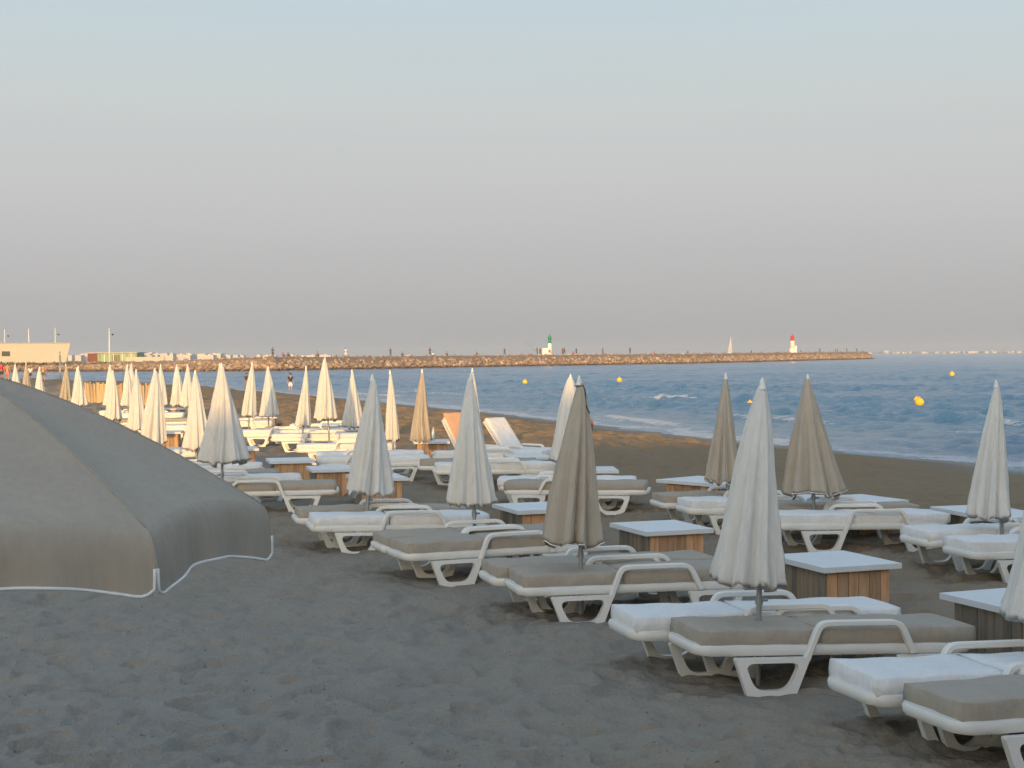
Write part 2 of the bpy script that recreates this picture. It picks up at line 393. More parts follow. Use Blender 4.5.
# ------------------------------------------------------------------ closed parasols
CL = 1.47   # folded canopy length
def folded_canopy(seed, spread=1.0, twist=.25, hemvar=.05, pw=.85, dp=.30):
    r_ = np.random.RandomState(seed); n, mrows = 128, 34
    th = np.linspace(0, 2 * np.pi, n, endpoint=False)
    ribs = np.sort((np.arange(8) + r_.uniform(-.28, .28, 8)) * 2 * np.pi / 8)
    bm = bmesh.new(); rows = []
    ext = np.concatenate([ribs - 2 * np.pi, ribs, ribs + 2 * np.pi])
    hem = r_.uniform(-hemvar, hemvar, 8); lob = r_.uniform(.75, 1.25, 8); ph = r_.rand(6) * 6.28
    for i in range(mrows + 1):
        t = i / mrows
        base = .020 + .225 * t ** pw
        a = th + twist * t + .06 * np.sin(3 * th + ph[0] + 2 * t)
        a = np.mod(a, 2 * np.pi)
        k = np.searchsorted(ext, a); lo = ext[k - 1]; hi = ext[k]; f = (a - lo) / (hi - lo)
        idx = (k - 1) % 8
        tri = 1 - np.abs(2 * f - 1)            # 0 at ribs, 1 mid-panel
        fold = (1 - tri) ** 1.5
        depth = (.10 + dp * sstep(.05, .8, np.array(t))) * lob[idx]
        rad = base * (1.10 - depth * (1 - fold) + .10 * np.sin(2 * np.pi * f * 2 + ph[1]) * t * (tri > .2))
        rad *= 1 + .16 * (lob[idx] - 1) * t ** 3
        rad *= 1 + .035 * np.sin(5 * t + ph[2] + 2 * th) + .02 * np.sin(11 * t + 5 * th + ph[3])
        z_ = -CL * t + (t ** 8) * (.055 * fold + hem[idx] * tri - .02)
        ox = .012 * math.sin(3 * t + ph[4]); oy = .012 * math.sin(3 * t + ph[5])
        rows.append([bm.verts.new((rad[j] * math.cos(th[j]) * spread + ox, rad[j] * math.sin(th[j]) * spread + oy, z_[j])) for j in range(n)])
    for A, B in zip(rows, rows[1:]):
        for j in range(n): bm.faces.new((A[j], A[(j + 1) % n], B[(j + 1) % n], B[j]))
    # turned-in lower edge so that the cloth has an inside
    last = rows[-1]; inner = [bm.verts.new((v.co.x * .82, v.co.y * .82, v.co.z + .09)) for v in last]
    for j in range(n): bm.faces.new((last[j], last[(j + 1) % n], inner[(j + 1) % n], inner[j]))
    hempts = [v.co.copy() for v in last]
    me = bpy.data.meshes.new('canopy'); bmesh.ops.recalc_face_normals(bm, faces=bm.faces); bm.to_mesh(me); bm.free()
    me.polygons.foreach_set('use_smooth', [True] * len(me.polygons))
    hb = bmesh.new(); tube(hb, hempts[::2], .006, 5, closed=True)
    hm = bpy.data.meshes.new('hem_piping'); hb.to_mesh(hm); hb.free()
    return me, hm
CAN_W = [folded_canopy(s, 1.0, tw, hv, pw) for s, tw, hv, pw in ((1, .25, .03, .78), (2, .6, .07, .9), (5, -.3, .05, .85), (8, .1, .08, .9), (12, .45, .05, 1.0))]
CAN_T = [folded_canopy(s, 1.0, tw, hv, pw) for s, tw, hv, pw in ((21, .2, .06, .8), (25, -.2, .05, .9), (28, .1, .08, 1.0))]
for me, hm in CAN_W: me.materials.append(M['can_w']); hm.materials.append(M['piping'])
for me, hm in CAN_T: me.materials.append(M['can_t']); hm.materials.append(M['piping'])
_b = bmesh.new(); lathe(_b, [(.022, -.035), (.03, -.02), (.024, .0), (.018, .035), (.008, .06), (.002, .065)], 12)
FIN = bpy.data.meshes.new('finial'); _b.to_mesh(FIN); _b.free(); FIN.materials.append(M['piping'])
def pole_mesh():
    b_ = bmesh.new(); tube(b_, [(0, 0, -.35), (0, 0, 1.0)], .021, 12); tube(b_, [(0, 0, .98), (0, 0, 2.12)], .018, 12)
    me = bpy.data.meshes.new('pole'); bmesh.ops.recalc_face_normals(b_, faces=b_.faces); b_.to_mesh(me); b_.free(); me.materials.append(M['steel']); return me
POLE = pole_mesh()
_b = bmesh.new(); tube(_b, [(0, 0, -.03), (0, 0, .03)], .029, 12); tube(_b, [(.02, 0, 0), (.07, 0, 0)], .011, 8)
KNOB = bpy.data.meshes.new('clamp_knob'); bmesh.ops.recalc_face_normals(_b, faces=_b.faces); _b.to_mesh(KNOB); _b.free(); KNOB.materials.append(M['steel'])
PG = 'closed parasols along the beach'
PAR = {}
HEMC = {'1': 747.5, '2': 572.5, '3': 468, '4': 370, '5': 224, '26': 721.5, '27': 812, '28': 990, '7': 153.5, '20': 325, '23': 421}
def parasol(key, tx, ty, by, w, colr, var, label, polex=None, strap=False):
    d = F * CL / (by - ty)
    tip = at_d(tx, ty, d)
    bx = tip.x if polex is None else tip.x + (polex - tx) / F * d
    gz = ground_at(bx, d)
    o = thing('closed_parasol', label, 'parasol', (bx, d, gz), 0, PG)
    ht = tip.z - .06 - gz
    tilt = math.atan2(tip.x - bx, ht)
    o.rotation_euler = (rnd.uniform(-.015, .015), tilt, 0)
    s = ht / 2.12
    me, hm = (CAN_W if colr == 'w' else CAN_T)[var]
    c = link(bpy.data.objects.new('canopy', me), o)
    wm = w / F * d / .50
    c.location = (0, 0, ht); c.scale = (wm, wm * .95, 1); c.rotation_euler = (0, 0, rnd.uniform(0, 6.28))
    if key in HEMC: c.rotation_mode = 'XYZ'; c.matrix_local = Matrix.Translation((0, 0, ht)) @ Matrix.Rotation(-math.atan((HEMC[key] - tx) / (by - ty)) - tilt, 4, 'Y') @ Matrix.Rotation(rnd.uniform(0, 6.28), 4, 'Z') @ Matrix.Diagonal((wm, wm * .95, 1, 1))
    if colr == 't':
        h_ = link(bpy.data.objects.new('hem_piping', hm), c)
    f_ = link(bpy.data.objects.new('finial', FIN), o); f_.location = (0, 0, ht); f_.scale = (1, 1, 1)
    p = link(bpy.data.objects.new('pole', POLE), o); p.scale = (1, 1, s)
    k = link(bpy.data.objects.new('clamp_knob', KNOB), p); k.location = (0, 0, .56); k.rotation_euler = (0, 0, rnd.uniform(0, 6.28)); k.scale = (1, 1, 1 / s)
    if strap:
        b_ = bmesh.new()
        for sg, ln in ((1, .26),):
            pts = [(sg * (.03 + .055 * t + .01 * math.sin(7 * t)), -.03 - .02 * t, -.02 - ln * t) for t in [i / 8 for i in range(9)]]
            tube(b_, pts, .005, 6, sx=1.3)
        tube(b_, [(.04 * math.cos(a), .04 * math.sin(a), -.03) for a in [i * math.pi / 6 for i in range(12)]], .005, 5, closed=True)
        obj('tie_strap', b_, M['black'], o, True, (0, 0, ht))
    PAR[key] = o
    return o
# key, tip x, tip y, hem y, width px, colour, mesh, label, pole x at the bottom
for a in (
 ('e', 1051, 388, 612, 92, 'w', 4, 'white closed parasol cut off by the right edge, against a wooden box table', 1049),
 ('1', 763, 378, 577, 74, 'w', 0, 'tallest white closed parasol, between a white and a taupe lounger in the front row', 757),
 ('3', 471, 373, 500, 50, 'w', 3, 'white closed parasol with scalloped hem above two taupe mattresses, left of the strapped taupe parasol', 474),
 ('4', 372, 374, 489, 49, 'w', 1, 'shaded white closed parasol standing in front of a wooden box with white lid', 365),
 ('5', 221, 363, 459, 50, 'w', 4, 'broad white closed parasol with sunlit top and shaded skirt, beyond the open parasol rim', 221),
 ('6', 195, 370, 446, 28, 'w', 2, 'slim sunlit white closed parasol immediately left of the broad half-shaded one', 196),
 ('7', 155, 368, 440, 29, 'w', 0, 'sunlit white parasol at the paling fence end, over the open parasol rim', None),
 ('8', 136, 369, 428, 21, 'w', 3, 'narrow sunlit white closed parasol in front of the middle of the paling fence', None),
 ('9', 113, 370, 418, 18, 'w', 1, 'sunlit white closed parasol half covering another one at the left end of the paling fence', None),
 ('10', 110, 364, 404, 16, 'w', 2, 'sunlit white closed parasol half hidden behind its twin at the paling fence', None),
 ('11', 127.5, 364, 405, 17, 'w', 4, 'left one of two overlapping sunlit white parasols behind the paling fence centre', None),
 ('12', 131.5, 363.5, 403, 13, 'w', 0, 'right one of two overlapping sunlit white parasols behind the paling fence centre', None),
 ('13', 160.5, 364, 404, 15, 'w', 3, 'small sunlit white parasol peeping out behind right of the fence end parasol', None),
 ('14', 177, 364, 404, 17, 'w', 1, 'left one of two small sunlit white parasols side by side left of the slim one', 178),
 ('15', 187.5, 364, 405, 16, 'w', 2, 'right one of two small sunlit white parasols side by side, partly behind the slim one', None),
 ('16', 219.5, 363, 404, 16, 'w', 4, 'sunlit white parasol almost hidden behind the broad half-shaded parasol', None),
 ('17', 252, 362, 414, 16, 'w', 0, 'narrow sunlit white parasol, first to the right of the broad half-shaded parasol', 247),
 ('18', 268, 366, 415, 21, 'w', 3, 'sunlit white parasol with flared skirt beside the narrow one, near the wading people', 268),
 ('19', 306, 366, 424, 16, 'w', 2, 'thin leaning sunlit white parasol just right of the person in white shorts', 301),
 ('20', 325, 357, 417, 25, 'w', 1, 'tallest sunlit white parasol, on a long pole over sunlit white loungers', 329),
 ('21', 352, 369, 425, 23, 'w', 4, 'sunlit white parasol right of the tallest sunlit one, left of the shaded parasol', 354),
 ('22', 390, 370, 438, 15, 'w', 0, 'thin sunlit white parasol between the shaded white one and the sunlit taupe one', 393),
 ('24', 472.3, 368, 434, 18, 'w', 2, 'sunlit white parasol almost wholly hidden behind the scalloped hem parasol', None),
 ('25', 570.5, 374, 458, 42, 'w', 0, 'white closed parasol peeping out on the left of the strapped taupe parasol', None),
 ('28', 997, 380, 513, 45, 'w', 0, 'white closed parasol in shade against the sea, second from the right edge', 1003),
 ('30', 15, 363.5, 397, 14, 'w', 3, 'leftmost sunlit white parasol top above the open parasol', None),
 ('32', 39.5, 366.5, 402, 14, 'w', 2, 'sunlit white parasol top next to the shirtless man in shorts', None),
 ('34', 78, 365.5, 404, 18, 'w', 1, 'sunlit white parasol between the slim tan parasol and the paling fence', None)):
    parasol(*a)
parasol('2', 579, 376, 537, 62, 't', 0, 'taupe closed parasol with a black tie strap at its tip, in the front row', 580, True)
for a in (
 ('23', 422, 369, 438, 22, 't', 1, 'taupe closed parasol lit orange at the top, beside a small wooden box table', 424),
 ('26', 726, 373, 478, 36, 't', 1, 'narrow taupe closed parasol against the surf, left of the tall white one', 728),
 ('27', 808, 374, 489, 64, 't', 2, 'wide taupe closed parasol with white hem in front of the sea', 815),
 ('31', 26, 363, 397, 13, 't', 1, 'tan parasol top between two white ones at the far left', None),
 ('33', 66, 363.5, 400, 15, 't', 2, 'slim tan closed parasol rising behind the open parasol rim, left of the paling fence', None)):
    parasol(*a)

# ------------------------------------------------------------------ loungers
CT = .445
def slab_cushion(x0, x1, y0, y1, z0, z1, seed):
    bm = bmesh.new(); nx = max(4, int((x1 - x0) / .06)); ny = 10
    r_ = np.random.RandomState(seed); ph = r_.rand(8) * 6.28
    def prof(s):   # 0..1 across -> edge roundness
        return 1 - (abs(2 * s - 1)) ** 22
    top = []; bot = []
    for i in range(nx + 1):
        rt, rb = [], []
        for j in range(ny + 1):
            s, t = i / nx, j / ny
            s2 = .5 - .5 * math.cos(math.pi * s) * (1 - .25 * (1 - abs(2 * s - 1))) if False else s
            xx = x0 + (x1 - x0) * s; yy = y0 + (y1 - y0) * t
            zz = z1 - .012 * (1 - prof(s) * prof(t)) + .006 * math.sin(7 * xx + ph[0]) * math.sin(6 * yy + ph[1]) + .004 * math.sin(17 * xx + ph[2] + 3 * yy)
            rt.append(bm.verts.new((xx, yy, zz))); rb.append(bm.verts.new((xx, yy, z0)))
        top.append(rt); bot.append(rb)
    for i in range(nx):
        for j in range(ny):
            bm.faces.new((top[i][j], top[i + 1][j], top[i + 1][j + 1], top[i][j + 1]))
            bm.faces.new((bot[i][j], bot[i][j + 1], bot[i + 1][j + 1], bot[i + 1][j]))
    # side walls with a bulge row
    loopt = [top[i][0] for i in range(nx + 1)] + [top[nx][j] for j in range(1, ny + 1)] + [top[i][ny] for i in range(nx - 1, -1, -1)] + [top[0][j] for j in range(ny - 1, 0, -1)]
    loopb = [bot[i][0] for i in range(nx + 1)] + [bot[nx][j] for j in range(1, ny + 1)] + [bot[i][ny] for i in range(nx - 1, -1, -1)] + [bot[0][j] for j in range(ny - 1, 0, -1)]
    cx, cy = (x0 + x1) / 2, (y0 + y1) / 2
    def mid(a, b, f, o):
        p = a.co.lerp(b.co, f); q = p.copy()
        ex = o if abs(p.x - x1) < 1e-6 else (-o if abs(p.x - x0) < 1e-6 else 0)
        ey = o if abs(p.y - y1) < 1e-6 else (-o if abs(p.y - y0) < 1e-6 else 0)
        w = .004 * math.sin(23 * p.x + ph[4]) + .004 * math.sin(19 * p.y + ph[5])
        if ex and ey: ex *= .55; ey *= .55
        return bm.verts.new((q.x + ex + (w if ex else 0), q.y + ey + (w if ey else 0), q.z))
    r1 = [mid(a, b, .07, .007) for a, b in zip(loopt, loopb)]
    r2 = [mid(a, b, .5, .013) for a, b in zip(loopt, loopb)]
    r3 = [mid(a, b, .9, .009) for a, b in zip(loopt, loopb)]
    n = len(loopt)
    for A, B in ((loopt, r1), (r1, r2), (r2, r3), (r3, loopb)):
        for k in range(n): bm.faces.new((A[k], B[k], B[(k + 1) % n], A[(k + 1) % n]))
    return bm
def rrect(x0, x1, y0, y1, r, n=10):
    out = []
    for cx, cy, a0 in ((x1 - r, y1 - r, 0), (x0 + r, y1 - r, 90), (x0 + r, y0 + r, 180), (x1 - r, y0 + r, 270)):
        for k in range(n + 1):
            a = R(a0 + 90 * k / n); out.append((cx + r * math.cos(a), cy + r * math.sin(a)))
    return out
W2 = .325
def frame_bm(back_up=False):
    bm = bmesh.new()
    lv = [(.035, .322), (.006, .314), (0, .292), (.006, .258), (.02, .242), (.06, .242), (.065, .30)]   # inset, z : the moulded rim
    rings = []
    for k, (ins, z_) in enumerate(lv):
        pts = rrect(-.05 + ins * (1.4 if k < 2 else 1), 2.0 - ins, -W2 + ins, W2 - ins, max(.02, .13 - ins))
        rings.append([bm.verts.new((p[0], p[1], z_ + (.018 * max(0, (.25 - p[0]) / .3)))) for p in pts])
    nn = len(rings[0])
    for A, B in list(zip(rings, rings[1:])) + [(rings[-1], rings[0])]:
        for k in range(nn): bm.faces.new((A[k], B[k], B[(k + 1) % nn], A[(k + 1) % nn]))
    for i in range(1 if not back_up else 1, 25 if not back_up else 15):
        x_ = .02 + i * .075
        box(bm, x_, x_ + .058, -W2 + .06, W2 - .06, .288, .304)
    box(bm, .1, 1.92, -.02, .02, .262, .287)
    # moulded ends under the rim that carry the legs
    for x_ in (.22, .72, 1.4, 1.86):
        box(bm, x_ - .02, x_ + .02, -W2 + .03, W2 - .03, .245, .283)
    return bm
def leg_bm(x0, x1, x2, x3, y):
    """moulded D-shaped leg: a plate with a rounded opening"""
    bm = bmesh.new()
    o_ = smooth_path([(x0 - .012, .243), (x1 - .02, -.05), (x2 + .02, -.05), (x3 + .012, .243)], .025, 5, True)
    i_ = smooth_path([(x0 + .055, .206), (x1 + .032, .008), (x2 - .032, .008), (x3 - .055, .206)], .075, 5, True)
    rings = []
    for P, yy, sh in ((o_, y - .02, .006), (o_, y - .026, 0), (i_, y - .026, 0), (i_, y - .018, 0), (i_, y + .018, 0), (i_, y + .026, 0), (o_, y + .026, 0), (o_, y + .02, .006)):
        c = sum((q_ for q_ in P), Vector((0, 0))) / len(P)
        rings.append([bm.verts.new((q_.x, yy, q_.y)) for q_ in P])
    n = len(o_)
    for A, B in zip(rings, rings[1:] + rings[:1]):
        for k in range(n): bm.faces.new((A[k], A[(k + 1) % n], B[(k + 1) % n], B[k]))
    return bm
def arm_bm(y):
    bm = bmesh.new()
    P = smooth_path([(.725, .222), (.80, .44), (.84, .482), (1.37, .482), (1.42, .44), (1.50, .262)], .06, 5)
    sweep(bm, P, .044, .055, y)
    return bm
def build_lounger(c, seed):
    o = bpy.data.objects.new('sun_lounger', None); link(o)
    def part(nm, bm, mat, smooth=True):
        p = obj(nm, bm, mat, o, smooth); p.location = (-1.0, 0, 0); return p
    part('frame', frame_bm(), M['plastic'], False)
    for y_ in (-W2 - .012, W2 + .012):
        part('leg', leg_bm(.225, .335, .625, .735, y_), M['plastic'], False)
        part('leg', leg_bm(1.40, 1.50, 1.76, 1.87, y_), M['plastic'], False)
        part('armrest', arm_bm(y_), M['plastic'], False)
    cm = M['cush_w'] if c == 'w' else M['cush_g']
    part('mattress', slab_cushion(.0, .835, -.29, .29, .312, CT, seed), cm)
    part('mattress', slab_cushion(.86, 1.99, -.29, .29, .312, CT, seed + 1), cm)
    return o
PROTO = {('w', 0): build_lounger('w', 1), ('w', 1): build_lounger('w', 5), ('g', 0): build_lounger('g', 9), ('g', 1): build_lounger('g', 14)}
fresh = set(PROTO)
LG = 'sun loungers set out in rows on the sand'
def lounger(kind_, xy, label, ang, c='w', flip=False, yaw=None):
    """xy: pixel of the front-left (or front-right) top corner of the mattress"""
    zt = CT
    for _ in range(3):
        p = at_z(xy[0], xy[1], zt); gz = ground_at(p.x, p.y); zt = gz + CT
    dip = 0.0
    if yaw is not None: dip = (math.sin(R(yaw)) - math.sin(R(ang))) * (H - zt) / p.y; ang = yaw      # one end sunk in the sand
    a = R(ang); ax = Vector((math.cos(a), math.sin(a), 0)); ay = Vector((-math.sin(a), math.cos(a), 0))
    c0 = p + ay * .29 + (ax if kind_ == 'L' else -ax) * 1.1
    key = (c, rnd.randint(0, 1))
    if key in fresh: o = PROTO[key]; fresh.discard(key)
    else: o = dup(PROTO[key])
    o.scale = (1.1, 1, 1); o.location = (c0.x, c0.y, gz - dip); o.rotation_euler = (0, dip * (-1 if flip else 1), a + (math.pi if flip else 0))
    tag(o, label, 'sun lounger', LG)
    return o
for a in (
 ('L', (961, 702), 'taupe lounger cut off by the bottom right corner', 13, 'g', False, 18),
 ('L', (876, 676.5), 'white lounger beside the taupe one at the bottom right corner', 9, 'w', False, 17),
 ('L', (699, 630), 'large taupe lounger in front of the tallest white parasol', 3, 'g', False, 15),
 ('L', (636, 616), 'white lounger behind the large taupe one, at the tallest white parasol', 9, 'w', False, 15),
 ('L', (523.5, 575), 'taupe lounger with long side to the viewer in front of the strapped taupe parasol', 13, 'g'),
 ('L', (497, 566), 'taupe lounger just behind the pole of the strapped taupe parasol', 15, 'g'),
 ('L', (408, 543), 'taupe lounger in front of the scalloped hem parasol pole', 24, 'g'),
 ('L', (387, 536), 'taupe lounger behind the scalloped hem parasol pole', 20, 'g'),
 ('L', (314, 516.5), 'white lounger in front of the shaded white parasol pole', 5, 'w', False, 14),
 ('L', (299, 509.5), 'taupe lounger behind the shaded white parasol pole', 6, 'g', False, 14),
 ('R', (336, 482), 'taupe lounger seen between the open parasol and the wooden boxes', 8, 'g', True),
 ('R', (301, 475), 'white lounger just behind the taupe one beside the open parasol', 10, 'w', True),
 ('R', (279, 470.5), 'taupe lounger next to the broad half-shaded parasol pole', 12, 'g', True),
 ('R', (262, 463.5), 'white lounger behind the broad half-shaded parasol pole', 10, 'w', True),
 ('R', (196, 448), 'white lounger end showing between the open parasol and the slim parasol', 10, 'w', True),
 ('L', (975, 541.5), 'white lounger in front of the pole of the second parasol from the right', 9, 'w', False, 17),
 ('L', (929, 530.5), 'white lounger behind the pole of the second parasol from the right', 9, 'w', False, 17),
 ('L', (781, 514.5), 'white lounger in front of the wide taupe parasol pole', 2, 'w', False, 10),
 ('L', (760, 506.5), 'taupe lounger behind the wide taupe parasol pole', 5, 'g', False, 11),
 ('L', (691, 500.5), 'white lounger in front of the narrow taupe parasol pole', 5, 'w', False, 12),
 ('L', (664, 495), 'taupe lounger behind the narrow taupe parasol pole', 6, 'g', False, 12),
 ('R', (646, 482.5), 'taupe lounger showing on both sides of the strapped taupe parasol', -8, 'g', True),
 ('R', (636, 478), 'white lounger behind the strapped taupe parasol, beyond the taupe one', -4, 'w', True),
 ('L', (436, 464), 'white lounger behind the scalloped hem parasol canopy', 5, 'w'),
 ('L', (420, 460), 'taupe lounger just beyond the white one behind the scalloped hem parasol', 2, 'g'),
 ('R', (430, 456), 'white lounger between the shaded parasol and the scalloped hem parasol', 6, 'w', True),
 ('R', (424, 451), 'white lounger beside the sunlit taupe parasol pole', 6, 'w', True),
 ('L', (436, 452), 'white lounger end right of the sunlit taupe parasol', 6, 'w'),
 ('L', (272, 434), 'sunlit white lounger under the tallest sunlit parasol', 3, 'w'),
 ('L', (238, 430), 'sunlit white lounger between the broad half-shaded parasol and the tallest sunlit one', 4, 'w'),
 ('L', (264, 427.5), 'sunlit taupe lounger behind the two sunlit white ones', 4, 'g'),
 ('R', (192, 425), 'sunlit white lounger beside the slim parasol', 8, 'w', True),
 ('R', (190, 418), 'sunlit taupe lounger behind the white one beside the slim parasol', 8, 'g', True),
 ('L', (200, 421), 'sunlit white lounger between the slim and the broad parasol', 5, 'w'),
 ('L', (290, 424), 'sunlit white lounger near the thin leaning parasol', 4, 'w'),
 ('R', (396, 443), 'white lounger at the foot of the thin sunlit parasol', 5, 'w'),
 ('R', (160, 410), 'sunlit white lounger behind the fence end parasol', 6, 'w'),
 ('R', (184, 412.5), 'far sunlit white lounger next to a small white-topped box', 6, 'w')):
    lounger(*a)
for k in list(fresh):   # an unused prototype does not stay at the origin
    for ch in list(PROTO[k].children): bpy.data.objects.remove(ch)
    bpy.data.objects.remove(PROTO[k])

# two loungers with the back raised
def raised(label, px, py, ang, towel, back_ang=62, flip=False):
    zt = .4; p = at_z(px, py, zt); gz = ground_at(p.x, p.y)
    p = at_z(px, py, zt + gz)
    o = thing('sun_lounger', label, 'sun lounger', (p.x, p.y, gz), R(ang), LG)
    def part(nm, bm, mat, smooth=True, par=o, loc=(-1, 0, 0), rot=(0, 0, 0)):
        q_ = obj(nm, bm, mat, par, smooth, loc, rot); return q_
    part('frame', frame_bm(True), M['plastic'], False)
    for y_ in (-W2 - .012, W2 + .012):
        part('leg', leg_bm(.225, .335, .625, .735, y_), M['plastic'], False)
        part('leg', leg_bm(1.40, 1.50, 1.76, 1.87, y_), M['plastic'], False)
        part('armrest', arm_bm(y_), M['plastic'], False)
    part('mattress', slab_cushion(.84, 1.99, -.29, .29, .312, CT, 31), M['cush_w'])
    bm = slab_cushion(0, .80, -.29, .29, -.115, -.02, 33)
    bk = part('back_cushion', bm, M['cush_w'], True, o, (-.22, 0, .37), (0, -R(180 - back_ang), 0))
    bm = bmesh.new(); box(bm, 0, .79, -.29, .29, -.018, .02)
    part('backrest', bm, M['plastic'], False, o, (-.22, 0, .37), (0, -R(180 - back_ang), 0))
    return o
raised('white lounger with raised back facing the sea, right of the scalloped hem parasol', 518, 449, -42, False, 50)
raised('lounger with raised back covered by a peach towel, left of the scalloped hem parasol', 474, 450, -42, False, 56)
tw = slab_cushion(.05, .86, -.33, .33, -.16, -.128, 35)
ro = [o for o in bpy.data.objects if o.name.startswith('sun_lounger') and 'peach towel' in o.get('label', '')][0]
tow = obj('beach_towel', tw, simple('peach_towel', (.66, .37, .21), .95, .1, 8, .4, 0, 40), None, True)
a = ro.rotation_euler.z
tow.location = Vector(ro.location) + Vector((-.22 * math.cos(a), -.22 * math.sin(a), .37)); tow.rotation_euler = (0, -R(180 - 56), a)
tag(tow, 'peach towel draped over a raised lounger back', 'towel')

# ------------------------------------------------------------------ box tables
TH = .43
def build_table(seed, dep=1.0):
    o = bpy.data.objects.new('box_table', None); link(o)
    r_ = random.Random(seed)
    bm = bmesh.new(); box(bm, -.42, .42, -dep / 2, dep / 2, TH - .05, TH); bevel(bm, .008, 2)
    obj('table_top', bm, M['top_w'], o)
    bm = bmesh.new(); pl = bm.verts.layers.float.new('plank')
    def plank(x0, x1, y0, y1, z0, z1, mi):
        vs = box(bm, x0, x1, y0, y1, z0, z1, mi); t = r_.random()
        for v_ in vs: v_[pl] = t
    bx, by = .33, dep / 2 - .09
    def run(n, a, b, f):
        ws = [r_.uniform(.8, 1.2) for _ in range(n)]; s = sum(ws); p = a
        for w in ws:
            e = p + (b - a) * w / s; f(p + .003, e - .003); p = e
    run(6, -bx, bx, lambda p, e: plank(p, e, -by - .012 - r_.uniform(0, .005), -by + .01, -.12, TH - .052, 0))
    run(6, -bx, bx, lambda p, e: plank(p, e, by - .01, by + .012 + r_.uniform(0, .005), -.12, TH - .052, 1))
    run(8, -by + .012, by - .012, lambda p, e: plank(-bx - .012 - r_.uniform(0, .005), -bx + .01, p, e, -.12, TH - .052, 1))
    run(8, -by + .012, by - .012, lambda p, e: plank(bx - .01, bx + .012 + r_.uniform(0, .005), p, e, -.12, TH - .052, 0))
    box(bm, -bx + .015, bx - .015, -by + .015, by - .015, -.12, TH - .06, 1)
    obj('plank_box', bm, [M['wood_o'], M['wood_g']], o)
    return o
TP = [build_table(s) for s in (3, 4, 6)]
tfresh = [True] * 3; TGp = 'wooden box tables with white tops'
for i, (k_, px, py, label, ang) in enumerate((
 ('L', 824, 568, 'box table right of the tallest white parasol, beyond the white lounger', 20),
 ('L', 646, 532, 'box table right of the strapped taupe parasol, four warm planks in front', 20),
 ('L', 518, 511, 'box table partly behind the left side of the strapped taupe parasol', 20),
 ('R', 408.5, 477.5, 'box table behind the shaded white parasol skirt', 17),
 ('L', 312, 470, 'box table left of the shaded white parasol', 14),
 ('L', 270, 461.5, 'box table left of and beyond the other box near the broad half-shaded parasol', 14),
 ('R', 259, 448.5, 'box table partly behind the broad half-shaded parasol', 14),
 ('R', 722, 484.5, 'low box table left of the narrow taupe parasol', -48),
 ('L', 858, 503, 'box table right of the wide taupe parasol, behind loungers', 25),
 ('L', 995, 518.5, 'box table behind the second parasol from the right, by the sea side', 14),
 ('L', 1022, 612, 'box table cut off by the right edge, parasol skirt over it', 21),
 ('R', 619, 470.5, 'box table corner showing right of the strapped taupe parasol canopy', 2),
 ('R', 553, 457, 'box table in front of the raised-back white lounger', 8),
 ('R', 450, 441.5, 'small box table with an ashtray beside the sunlit taupe parasol', 5),
 ('R', 277, 416.8, 'sunlit box table under the flared-skirt white parasol', 5),
 ('R', 338, 425.5, 'sunlit box table left of the tallest sunlit parasol pole', 5),
 ('R', 360, 429.5, 'sunlit box table right of the tallest sunlit parasol pole', 5),
 ('R', 184, 408.5, 'far sunlit box table behind the slim parasol', 5),
 ('R', 181, 432, 'box table half sunlit, left of the slim parasol', 8))):
    zt = TH
    for _ in range(3):
        p = at_z(px, py, zt); gz = ground_at(p.x, p.y); zt = gz + TH
    a = R(ang); ax = Vector((math.cos(a), math.sin(a), 0)); ay = Vector((-math.sin(a), math.cos(a), 0))
    c0 = p + ay * (.75 if 'sea side' in label else .5) + (ax if k_ == 'L' else -ax) * (.67 if 'low box' in label else .42)
    j = i % 3
    if tfresh[j]: o = TP[j]; tfresh[j] = False
    else: o = dup(TP[j])
    o.location = (c0.x, c0.y, gz); o.rotation_euler = (0, 0, a)
    if 'sea side' in label: o.scale = (1, 1.5, 1)
    if 'low box' in label: o.scale = (1.6, 1, 1)
    tag(o, label, 'table', TGp)
    if 'ashtray' in label: ASH = (c0, gz, a)
# things on the small box table
c0, gz, a = ASH
bm = bmesh.new(); lathe(bm, [(.05, 0), (.065, .02), (.07, .06), (.055, .07), (.03, .065)], 14); 
tag(obj('ashtray', bm, M['steel'], None, True, (c0.x - .05, c0.y - .1, gz + TH)), 'grey metal ashtray on the small box table', 'ashtray')
bm = bmesh.new(); lathe(bm, [(.04, 0), (.042, .14), (.038, .2), (.014, .25), (.014, .3)], 12)
tag(obj('bottle', bm, simple('pale_glass', (.5, .55, .52), .15, .05), None, True, (c0.x + .05, c0.y + .12, gz + TH)), 'pale bottle standing on the small box table', 'bottle')

